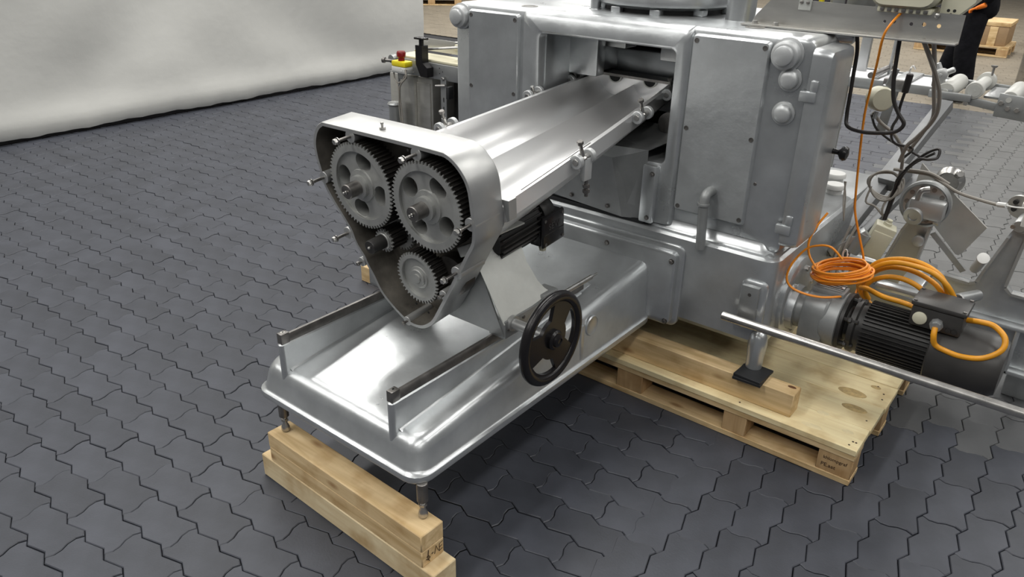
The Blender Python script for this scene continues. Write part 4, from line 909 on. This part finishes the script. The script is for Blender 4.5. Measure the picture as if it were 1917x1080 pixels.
# sheet guard
bm = B(); poly(bm, [(-.554, 3.35, .811), (-.508, 3.35, .772), (-.408, 3.34, .711), (-.27, 3.33, .612), (-.328, 3.33, .488), (-.338, 3.33, .478), (-.35, 3.33, .48), (-.45, 3.34, .57), (-.56, 3.35, .70)], .003); mk('guard_sheet', bm, 'clear', rs)
# ------------------------------------------------------------------ strut and film conveyor behind
st = root('support_strut', (-.72, 3.0, .5), 'grey square-tube strut rising from the pedestal to the film table', 'strut')
def bar(bm, p0, p1, w, h, up=(0, 0, 1), bev=.003):
    p0, p1 = Vector(p0), Vector(p1); a = (p1-p0).normalized(); s = a.cross(Vector(up)).normalized(); u = s.cross(a)
    mt = Matrix((( s.x, a.x, u.x, (p0.x+p1.x)/2), (s.y, a.y, u.y, (p0.y+p1.y)/2), (s.z, a.z, u.z, (p0.z+p1.z)/2), (0, 0, 0, 1)))
    L = (p1-p0).length; return box(bm, -w/2, w/2, -L/2, L/2, -h/2, h/2, bev, mat4=mt)
bm = B(); bar(bm, (-.745, 2.98, .49), (-.605, 3.86, .955), .06, .045); mk('strut_tube', bm, 'strut', st)
bm = B(); bar(bm, (-.70, 3.0, .475), (-.56, 3.5, .745), .03, .03); mk('strut_brace', bm, 'strut', st)
bm = B(); bar(bm, (-.655, 3.33, .70), (-.635, 3.43, .755), .085, .06); mk('strut_sleeve', bm, 'strut', st)
bm = B(); cyl(bm, (-.66, 2.98, .52), (-.63, 2.99, .60), .03, 18); bar(bm, (-.73, 2.96, .50), (-.62, 3.0, .60), .05, .04); mk('strut_joint', bm, 'galv', st)
cv = root('film_conveyor', (-.75, 4.05, .9), 'narrow silver film table with white web and rollers behind the machine door', 'conveyor')
bm = B(); box(bm, -1.5, -.60, 3.9, 3.912, .972, 1.012, .002); box(bm, -1.5, -.62, 4.21, 4.222, .972, 1.012, .002); mk('side_rail', bm, 'galv', cv)
bm = B(); box(bm, -1.5, -.62, 3.912, 4.21, .995, 1.003); mk('table_top', bm, 'galv', cv)
for x0, x1 in ((-1.5, -.955), (-.925, -.86), (-.79, -.665)):
    bm = B(); box(bm, x0, x1, 3.93, 4.19, 1.0035, 1.0065); mk('film_web', bm, 'paper', cv)
bm = B(); box(bm, -.865, -.785, 3.905, 4.2, 1.012, 1.02, .001); cl = mk('clamp_plate', bm, 'galv', cv)
bm = B(); box(bm, -.89, -.785, 3.89, 3.915, .985, 1.025, .003); mk('plate_front', bm, 'dullsteel', cl)
bm = B(); tube(bm, [(-.83, 4.1, 1.02), (-.83, 4.1, 1.05), (-.825, 4.12, 1.06), (-.815, 4.13, 1.045)], .004, 6, 3); mk('hook', bm, 'steel', cl)
bm = B(); cyl(bm, (-.955, 3.91, 1.027), (-.935, 4.2, 1.035), .014, 16); mk('guide_bar', bm, 'dullsteel', cv)
for x, z, m, r in ((-.628, 1.0, 'roller', .038), (-.38, 1.0, 'roller', .036)):
    bm = B(); lathe(bm, (x, 3.905, z), (0, 1, 0), [(r*.3, -.015), (r*.3, 0), (r-.003, 0), (r, .004), (r, .296), (r-.003, .3)], 28); mk('roller', bm, m, cv)
bm = B(); lathe(bm, (-.517, 3.895, 1.02), (0, 1, 0), [(.034, 0), (.036, .002), (.036, .05), (.026, .052), (.026, .27), (.04, .272), (.04, .31)], 28); nr = mk('nip_roller', bm, 'roller', cv)
bm = B(); cyl(bm, (-.517, 3.8955, 1.02), (-.517, 3.893, 1.02), .026, 28); cyl(bm, (-.517, 3.894, 1.02), (-.517, 3.891, 1.02), .005, 10); mk('roller_end', bm, 'plate', nr)
bm = B(); cyl(bm, (-.50, 4.17, 1.05), (-.50, 4.17, 1.085), .005, 8); lathe(bm, (-.50, 4.17, 1.085), (0, 0, 1), [(.008, 0), (.014, .006), (.014, .01)], 12); mk('thumb_screw', bm, 'dullsteel', nr)
bm = B(); box(bm, -.48, -.42, 3.93, 4.2, .99, 1.0, .002); mk('scraper_plate', bm, 'galv', cv)
bm = B(); box(bm, -.69, -.52, 3.88, 3.893, .970, 1.003, .004); bar(bm, (-.53, 3.905, .975), (-.40, 3.905, .96), .012, .035); mk('front_link', bm, 'galv', cv)
bm = B(); bar(bm, (-.65, 4.215, 1.0), (-.2, 4.215, .99), .012, .03); mk('rear_bar', bm, 'galv', cv)
bm = B(); bar(bm, (-.42, 3.9, .975), (-.05, 3.9, .955), .012, .10); mk('end_plate', bm, 'galv', cv)
for x, z in ((-.665, .985), (-.535, .965), (-.405, .985), (-.375, .965), (-.34, .963)):
    bm = B(); hexbolt(bm, (x, 3.893 if x < -.5 else 3.894, z), (0, -1, 0), .011, .012); mk('bolt', bm, 'steel', cv)
# star knob bracket
bm = B(); box(bm, -.695, -.645, 3.915, 3.95, 1.012, 1.06, .005); lathe(bm, (-.665, 3.935, 1.065), (0, -1, 0), [(.026, -.02), (.028, .02), (.022, .024), (.008, .024), (.006, .03)], 20)
for a in (2.1, .55): cyl(bm, (-.665, 3.935, 1.065), (-.665+.055*math.cos(a), 3.935, 1.065+.055*math.sin(a)), .0125, 12, .003)
mk('adjusting_bracket', bm, 'alu', cv)
bm = B(); bar(bm, (-.875, 4.10, .99), (-.905, 4.12, .72), .045, .012, (0, 1, 0)); box(bm, -1.1, -.88, 3.95, 4.1, .955, .99, .003); mk('hanger_bar', bm, 'galv', cv)
bm = B(); bar(bm, (-1.10, 4.02, 0.0), (-1.10, 4.02, .98), .05, .05, (0, 1, 0)); mk('leg', bm, 'galv', cv)
bm = B(); bar(bm, (-1.06, 4.14, 1.0), (-1.06, 4.14, 1.42), .045, .03, (0, 1, 0)); bar(bm, (-.93, 4.14, 1.0), (-.93, 4.14, 1.35), .014, .014, (0, 1, 0)); mk('upright', bm, 'galv', cv)
# ------------------------------------------------------------------ stainless shelf on top of the machine with the beige control boxes
sh = root('bracket_shelf', (-.74, 2.57, 1.357), 'long stainless angle shelf bolted on the machine top, sticking out to the right', 'shelf')
bm = B(); box(bm, -1.06, -.418, 2.552, 2.61, 1.3575, 1.363, .001); mk('flange', bm, 'inox', sh)
bm = B(); hl = [circ(-.605, 1.405, .007, 14), circ(-.63, 1.402, .0045, 10), circ(-.52, 1.403, .006, 12), circ(-.48, 1.402, .006, 12), circ(-.555, 1.401, .0055, 10)]
prism(bm, [(-1.045, 1.361), (-.418, 1.361), (-.418, 1.437), (-.965, 1.445), (-.985, 1.442), (-1.03, 1.39)], hl, XZ, 2.604, 2.608); mk('upright_sheet', bm, 'inox', sh)
for x in (-1.02, -.95):
    bm = B(); lathe(bm, (x, 2.575, 1.363), (0, 0, 1), [(.011, 0), (.011, .002)], 14); hexbolt(bm, (x, 2.575, 1.365), (0, 0, 1), .0085, .009); mk('bolt', bm, 'steel', sh)
bm = B(); box(bm, -.895, -.855, 2.598, 2.604, 1.415, 1.55, .001); tabp = mk('bracket_tab', bm, 'plate', sh)
for x in (-.886, -.866):
    bm = B(); hexbolt(bm, (x, 2.598, 1.437), (0, -1, 0), .006, .004); mk('bolt', bm, 'dullsteel', tabp)
cb = root('control_box', (-.585, 2.66, 1.445), 'cream moulded control box on the shelf, orange cable leaving below it', 'control box')
bm = B(); rings(bm, [rr(-.672, -.500, 1.452, 1.56, .035, 2.57), rr(-.680, -.492, 1.445, 1.57, .04, 2.585), rr(-.680, -.492, 1.445, 1.57, .04, 2.72)]); mk('housing', bm, 'beige', cb)
bm = B(); box(bm, -.655, -.505, 2.586, 2.70, 1.430, 1.446, .004)
mk('terminal_rail', bm, 'beige', cb)
for k in range(7):
    bm = B(); x = -.64+.02*k; box(bm, x-.006, x+.006, 2.5835, 2.588, 1.433, 1.443, .001); mk('terminal', bm, 'dullsteel', cb)
cb2 = root('control_box', (-.455, 2.70, 1.42), 'cream angled box with screw holes at the right end of the shelf', 'control box')
bm = B(); prism(bm, [(-.49, 1.425), (-.455, 1.418), (-.405, 1.47), (-.38, 1.56), (-.49, 1.56)], [], XZ, 2.62, 2.72); mk('housing', bm, 'beige', cb2)
for x, z in ((-.468, 1.445), (-.452, 1.445), (-.46, 1.434), (-.452, 1.427)):
    bm = B(); lathe(bm, (x, 2.6205, z), (0, -1, 0), [(.0045, 0), (.0045, .001)], 10); mk('screw_hole', bm, 'void', cb2)
bm = B(); lathe(bm, (-.49, 2.603, 1.43), (0, -1, 0), [(.008, 0), (.007, .008), (.003, .01)], 12); mk('knurled_screw', bm, 'steel', sh)
# things standing behind the shelf
bm = B(); cyl(bm, (-.795, 2.66, 1.355), (-.795, 2.66, 1.6), .022, 16); tag(mk('grey_post', bm, 'grey', None), 'grey round post behind the shelf', 'post')
bm = B(); box(bm, -.845, -.832, 2.63, 2.65, 1.357, 1.50, .002); tag(mk('yellow_tag', bm, 'yel', None), 'small yellow strip standing behind the shelf edge', 'strip')
bm = B(); box(bm, -.79, -.70, 2.74, 2.80, 1.36, 1.62, .004); tag(mk('column', bm, 'grey', None), 'grey square column behind the shelf and the cream box', 'column')
# ------------------------------------------------------------------ outfeed conveyor on the left of the machine
oc_ = root('belt_conveyor', (-2.6, 2.85, 0), 'narrow cream belt conveyor entering the machine on its left side', 'conveyor')
bm = B(); box(bm, -2.92, -2.21, 2.76, 2.90, 1.018, 1.03, .003); lathe(bm, (-2.92, 2.76, 1.017), (0, 1, 0), [(.013, 0), (.013, .14)], 16); mk('belt', bm, 'cream', oc_)
bm = B(); box(bm, -2.88, -2.21, 2.745, 2.757, .945, 1.018, .002); box(bm, -2.88, -2.21, 2.903, 2.915, .945, 1.018, .002); mk('side_frame', bm, 'galv', oc_)
bm = B(); lathe(bm, (-2.935, 2.73, 1.008), (0, 1, 0), [(.02, 0), (.021, .003), (.021, .03)], 20); mk('end_pulley', bm, 'galv', oc_)
bm = B(); lathe(bm, (-2.965, 2.72, 1.0), (-1, -.3, 0), [(.008, -.06), (.008, 0), (.014, .001), (.014, .016), (.011, .018)], 14); mk('tension_screw', bm, 'dullsteel', oc_)
bm = B(); box(bm, -2.91, -2.68, 2.915, 2.92, 1.05, 1.085, .001); box(bm, -2.8, -2.3, 2.86, 2.864, 1.05, 1.11, .001); mk('side_guide', bm, 'inox', oc_)
bm = B(); tube(bm, [(-2.775, 2.745, 1.068), (-2.53, 2.80, 1.10)], .0065, 8, 1); tube(bm, [(-2.55, 2.79, 1.12), (-2.25, 2.83, 1.14)], .006, 8, 1); mk('guide_rod', bm, 'steel', oc_)
for a, b in ((-2.545, 1.09), (-2.42, 1.08)):
    bm = B(); box(bm, a-.04, a+.05, 2.82, 2.845, b-.02, b+.015, .003); mk('guide_holder', bm, 'cream', oc_)
bm = B(); prism(bm, [(-2.73, 1.10), (-2.685, 1.10), (-2.685, 1.02), (-2.655, 1.0), (-2.655, .955), (-2.70, .955), (-2.73, 1.01)], [], XZ, 2.70, 2.742); ck = mk('clamp_bracket', bm, 'black', oc_)
bm = B(); cyl(bm, (-2.708, 2.72, 1.10), (-2.708, 2.72, 1.128), .012, 12); box(bm, -2.74, -2.676, 2.70, 2.74, 1.126, 1.136, .004); mk('clamp_knob', bm, 'black', ck)
for x, z in ((-2.615, 1.0), (-2.595, .985), (-2.615, .975)):
    bm = B(); lathe(bm, (x, 2.7455, z), (0, -1, 0), [(.003, 0), (.003, .001)], 8); mk('screw_hole', bm, 'void', oc_)
bm = B(); hl = [rrect(-2.589, -2.581, .12+.045*k, .145+.045*k, .0035, 2) for k in range(17)]
prism(bm, [(-2.603, 0), (-2.567, 0), (-2.567, .95), (-2.603, .95)], hl, XZ, 2.738, 2.743); lg = mk('slotted_leg', bm, 'galv', oc_)
bm = B(); cyl(bm, (-2.62, 2.72, .92), (-2.57, 2.735, .925), .006, 8); hexbolt(bm, (-2.585, 2.738, .955), (0, -1, 0), .009, .008); mk('wing_bolt', bm, 'steel', lg)
bm = B(); box(bm, -2.53, -2.505, 2.80, 2.83, .0, .945, .002); mk('leg', bm, 'inox', oc_)
bm = B(); box(bm, -2.535, -2.515, 2.70, 2.735, .87, .93, .004); mk('rubber_stop', bm, 'rubber', oc_)
bm = B(); box(bm, -2.69, -2.215, 2.93, 3.1, .0, .94, .004); mk('recess_shade_box', bm, 'void', oc_)  # near-black box added as the shade of the recess between cabinet and machine
cab = root('stainless_cabinet', (-2.83, 2.87, 0), 'plain stainless cabinet on the floor under the cream belt conveyor', 'cabinet')
bm = B(); box(bm, -2.965, -2.795, 2.745, 3.0, .0, .938, .004); box(bm, -2.795, -2.69, 2.77, 3.0, .0, .935, .004); mk('cabinet_body', bm, 'inox', cab)
bm = B(); box(bm, -2.793, -2.70, 2.762, 2.771, .04, .91, .002); mk('cabinet_door', bm, 'inox', cab)
ep = root('emergency_stop', (-2.835, 2.70, .80), 'yellow and grey emergency stop box with red button on a thin post', 'emergency stop')
bm = B(); box(bm, -2.865, -2.77, 2.665, 2.72, .992, 1.018, .006); mk('box_top', bm, 'yel', ep)
bm = B(); box(bm, -2.865, -2.77, 2.665, 2.72, .966, .991, .004); mk('box_base', bm, 'white', ep)
bm = B(); lathe(bm, (-2.818, 2.69, 1.018), (0, 0, 1), [(.016, 0), (.016, .015), (.022, .02), (.023, .038), (.018, .046), (.006, .047)], 20); mk('stop_button', bm, 'redbtn', ep)
bm = B(); lathe(bm, (-2.795, 2.6655, .98), (0, -1, 0), [(.009, 0), (.009, .002)], 14); mk('blanking_plug', bm, 'white', ep)
bm = B(); box(bm, -2.875, -2.765, 2.66, 2.725, .962, .966, .001); cyl(bm, (-2.853, 2.70, .80), (-2.85, 2.70, .962), .006, 8); box(bm, -2.835, -2.80, 2.68, 2.71, .93, .962, .004); mk('post', bm, 'galv', ep)
bm = B(); tube(bm, [(-2.86, 2.675, .965), (-2.85, 2.67, .93), (-2.82, 2.665, .915), (-2.785, 2.665, .935), (-2.765, 2.67, .985)], .004, 6); tube(bm, [(-2.765, 2.66, .985), (-2.755, 2.655, .95), (-2.79, 2.655, .915), (-2.81, 2.66, .87), (-2.805, 2.665, .78), (-2.8, 2.67, .68)], .004, 6); tube(bm, [(-2.83, 2.66, .92), (-2.81, 2.655, .88), (-2.815, 2.66, .78), (-2.81, 2.67, .68)], .004, 6); mk('grey_wire', bm, 'cable_g', ep)
bm = B(); lathe(bm, (-2.875, 2.685, 0.0), (0, 0, 1), [(.05, 0), (.05, .01), (.03, .02), (.03, .79), (.038, .80), (.032, .808), (.0, .80)], 24); tag(mk('pipe_stand', bm, 'galv', None, True), 'grey galvanised pipe stand with flared top below the emergency stop', 'pipe stand')
# black tube frame further back
fr = root('black_tube_frame', (-3.4, 4.6, 0), 'black tubular frame standing beyond the cream belt conveyor', 'frame')
bm = B(); tube(bm, [(-3.95, 4.5, .97), (-3.0, 4.5, .90)], .018, 8, 1); tube(bm, [(-3.95, 4.45, .87), (-3.35, 4.45, .86), (-3.0, 4.45, .86)], .018, 8, 1); mk('rail', bm, 'black', fr)
for x in (-3.95, -3.02):
    bm = B(); cyl(bm, (x, 4.48, 0), (x, 4.48, 1.0), .018, 10); mk('leg', bm, 'black', fr)
# ------------------------------------------------------------------ person behind the film table
def build_person(loc, rz):
    pr = root('person', loc, 'person in black work jacket and trousers with an orange glove, walking behind the film table', 'person')
    Mx = Matrix.Translation(loc) @ Matrix.Rotation(rz, 4, 'Z')
    def skin(name, verts, edges, m, parent, rt=0, sub=2):
        me = bpy.data.meshes.new(name); me.from_pydata([tuple(Mx @ Vector(v[:3])) for v in verts], edges, []); o = bpy.data.objects.new(name, me); COL.objects.link(o)
        md = o.modifiers.new('skin', 'SKIN'); md.use_smooth_shade = True
        for i, v in enumerate(verts): me.skin_vertices[0].data[i].radius = (v[3], v[4] if len(v) > 4 else v[3]); me.skin_vertices[0].data[i].use_root = (i == rt)
        s = o.modifiers.new('sub', 'SUBSURF'); s.levels = sub; s.render_levels = sub
        bpy.context.view_layer.update()
        e = bpy.data.meshes.new_from_object(o.evaluated_get(bpy.context.evaluated_depsgraph_get())); bpy.data.objects.remove(o)
        b = B(); b.from_mesh(e); return mk(name, b, m, parent, ang=180)
    # +y is the walking direction
    V = [(0, 0, .95, .16, .13), (.09, .02, .86, .125), (.12, .12, .50, .115), (.13, .20, .13, .095), (-.10, -.01, .86, .125), (-.11, .0, .50, .115), (-.09, -.07, .13, .095),
         (0, 0, 1.12, .16, .12), (0, .01, 1.32, .18, .13), (0, .0, 1.45, .11, .09), (0, .01, 1.52, .06), (.2, 0, 1.42, .075), (.26, .03, 1.12, .06), (.12, .22, .86, .05), (-.2, 0, 1.42, .075), (-.28, -.16, 1.16, .06), (-.25, -.09, .985, .05)]
    E_ = [(0, 1), (1, 2), (2, 3), (0, 4), (4, 5), (5, 6), (0, 7), (7, 8), (8, 9), (9, 10), (9, 11), (11, 12), (12, 13), (9, 14), (14, 15), (15, 16)]
    body = skin('body', V, E_, 'cloth', pr)
    skin('jacket', [(0, -.02, .78, .225, .21), (0, 0, 1.0, .215, .19), (0, 0, 1.2, .185, .14), (0, 0, 1.4, .175, .125), (0, 0, 1.46, .1, .09)], [(0, 1), (1, 2), (2, 3), (3, 4)], 'cloth', body, 0)
    for s, y in ((.13, .20), (-.09, -.06)): skin('shoe', [(s, y-.06, .05, .05, .048), (s, y+.06, .048, .052, .046), (s, y+.17, .036, .046, .034)], [(0, 1), (1, 2)], 'boot', body, 1)
    for sx, hy, hz, m in ((.10, .27, .81, 'cloth'), (-.24, -.05, .945, 'glove')):
        hv = [(sx*1.04, hy-.05, hz+.035, .03), (sx, hy, hz, .036, .022)]; he = [(0, 1)]
        for k in range(4):
            i = len(hv); ox = (-.03+.02*k); ln = (.034, .04, .038, .03)[k]
            hv += [(sx+ox, hy+.045, hz-.012, .0105), (sx+ox, hy+.045+ln, hz-.032, .009), (sx+ox, hy+.04+ln, hz-.058, .008)]; he += [(1, i), (i, i+1), (i+1, i+2)]
        i = len(hv); t = -1 if sx > 0 else 1
        hv += [(sx+t*.04, hy+.02, hz, .012), (sx+t*.052, hy+.05, hz-.015, .01)]; he += [(1, i), (i, i+1)]
        skin('glove', hv, he, m, body, 1)
    bm = B(); h = Mx @ Vector((0, .03, 1.66)); ball(bm, h, .1, .78, .95, 1.2, 20)
    for s in (-1, 1): ball(bm, Mx @ Vector((s*.08, .025, 1.655)), .026, .4, .7, 1.1, 8)
    ball(bm, Mx @ Vector((0, .128, 1.645)), .018, .8, 1.1, 1.4, 8); cyl(bm, Mx @ Vector((0, .005, 1.48)), Mx @ Vector((0, .015, 1.6)), .055, 14)
    hd = mk('head', bm, 'skin', body)
    bm = B(); ball(bm, Mx @ Vector((0, .012, 1.69)), .105, .8, .92, 1.05, 16); 
    bmesh.ops.delete(bm, geom=[v for v in bm.verts if (Mx.inverted() @ v.co).y > .07 and (Mx.inverted() @ v.co).z < 1.72], context='VERTS'); mk('hair', bm, 'hair', body)
build_person(Vector((-1.39, 9.25, 0)), math.radians(90))
# ------------------------------------------------------------------ pallets and goods at the back of the hall
def mini_pallet(x, y, z, w, d, rz, label, group=None, load=None):
    pr = root('pallet', (x, y, z), label, 'pallet', group); mt = Matrix.Translation((x, y, z)) @ Matrix.Rotation(rz, 4, 'Z')
    def bx(n, a, b, c, d_, e, f, m): bm = B(); box(bm, a, b, c, d_, e, f, .002, 1, mat4=mt); mk(n, bm, m, pr)
    for k in range(3):
        yy = -d/2+(d-.1)*k/2; bx('bottom_board', -w/2, w/2, yy, yy+.1, .001, .022, 'pine')
        for j in range(3): xx = -w/2+(w-.14)*j/2; bx('block', xx, xx+.14, yy, yy+.1, .022, .1, 'pinez')
    for j in range(3): xx = -w/2+(w-.14)*j/2; bx('stringer_board', xx, xx+.14, -d/2, d/2, .1, .122, 'piney')
    for k in range(5): yy = -d/2+(d-.14)*k/4; bx('deck_board', -w/2, w/2, yy, yy+.14, .122, .144, 'pine')
    return pr
back = [(-11.7, 12.1, 1.2, .8, .75, 'pallet far back left, partly behind the tarpaulin edge', 'crate'), (-10.2, 13.0, 1.2, .8, .7, 'pallet far back beside the first one, above the machine top', 'crate'),
        (-9.0, 14.2, 1.2, .8, .7, 'third pallet in the far back row left of the drum', 'crate'), (-3.3, 14.6, 1.6, .9, .05, 'long pallet with dark crate far back between shelf and film table', 'crate'), (-2.05, 13.3, 1.2, .8, .02, 'pallet with brown load far back behind the person', 'load'),
        (-.75, 14.6, 1.2, .8, .1, 'pallet far back right of the person with steel parts', 'load'), (-.2, 12.2, 1.2, .8, .15, 'pallet at the far right edge behind the person', 'load'), (-5.0, 15.6, 1.2, .8, .1, 'pallet at the very back behind the shelf', 'crate')]
M['carton'] = mat('brown_carton', (0.33, 0.22, 0.12), 0.7, var=0.1)
for i, (x, y, w, d, rz, lab, ld) in enumerate(back):
    mini_pallet(x, y, 0, w, d, rz, lab)
    mt = Matrix.Translation((x, y, .1445)) @ Matrix.Rotation(rz, 4, 'Z'); bm = B(); hh = .62 if ld == 'crate' else .26
    lr = root('crate' if ld == 'crate' else 'load_box', (x, y, .1445), ('dark crate on the ' if ld == 'crate' else 'brown load on the ')+lab.split(',')[0].split(' with')[0], 'crate')
    box(bm, -w*.45, w*.45, -d*.45, d*.45, 0, hh, .01, mat4=mt); mk('crate_body', bm, 'crate' if ld == 'crate' else 'carton', lr)
    bm = B(); box(bm, -w*.46, w*.46, -d*.46, d*.46, hh, hh+.05, .005, mat4=mt); mk('crate_lid', bm, 'pine', lr)
    for s in (-1, 1): bm = B(); box(bm, s*w*.3-.05, s*w*.3+.05, -d*.47, d*.47, .0, hh-.01, .003, mat4=mt); mk('crate_batten', bm, 'pine', lr)
# silver machine part beside the person at the right edge
bm = B(); lathe(bm, (-.98, 10.6, 1.0), (.6, -.8, 0), [(.16, 0), (.18, .02), (.18, .5), (.12, .52), (.12, .7)], 28); box(bm, -1.0, -.5, 10.3, 10.7, 0.0, .88, .02); tag(mk('steel_drum_unit', bm, 'steel', None), 'silver drum-shaped machine part standing right of the person', 'machine part')
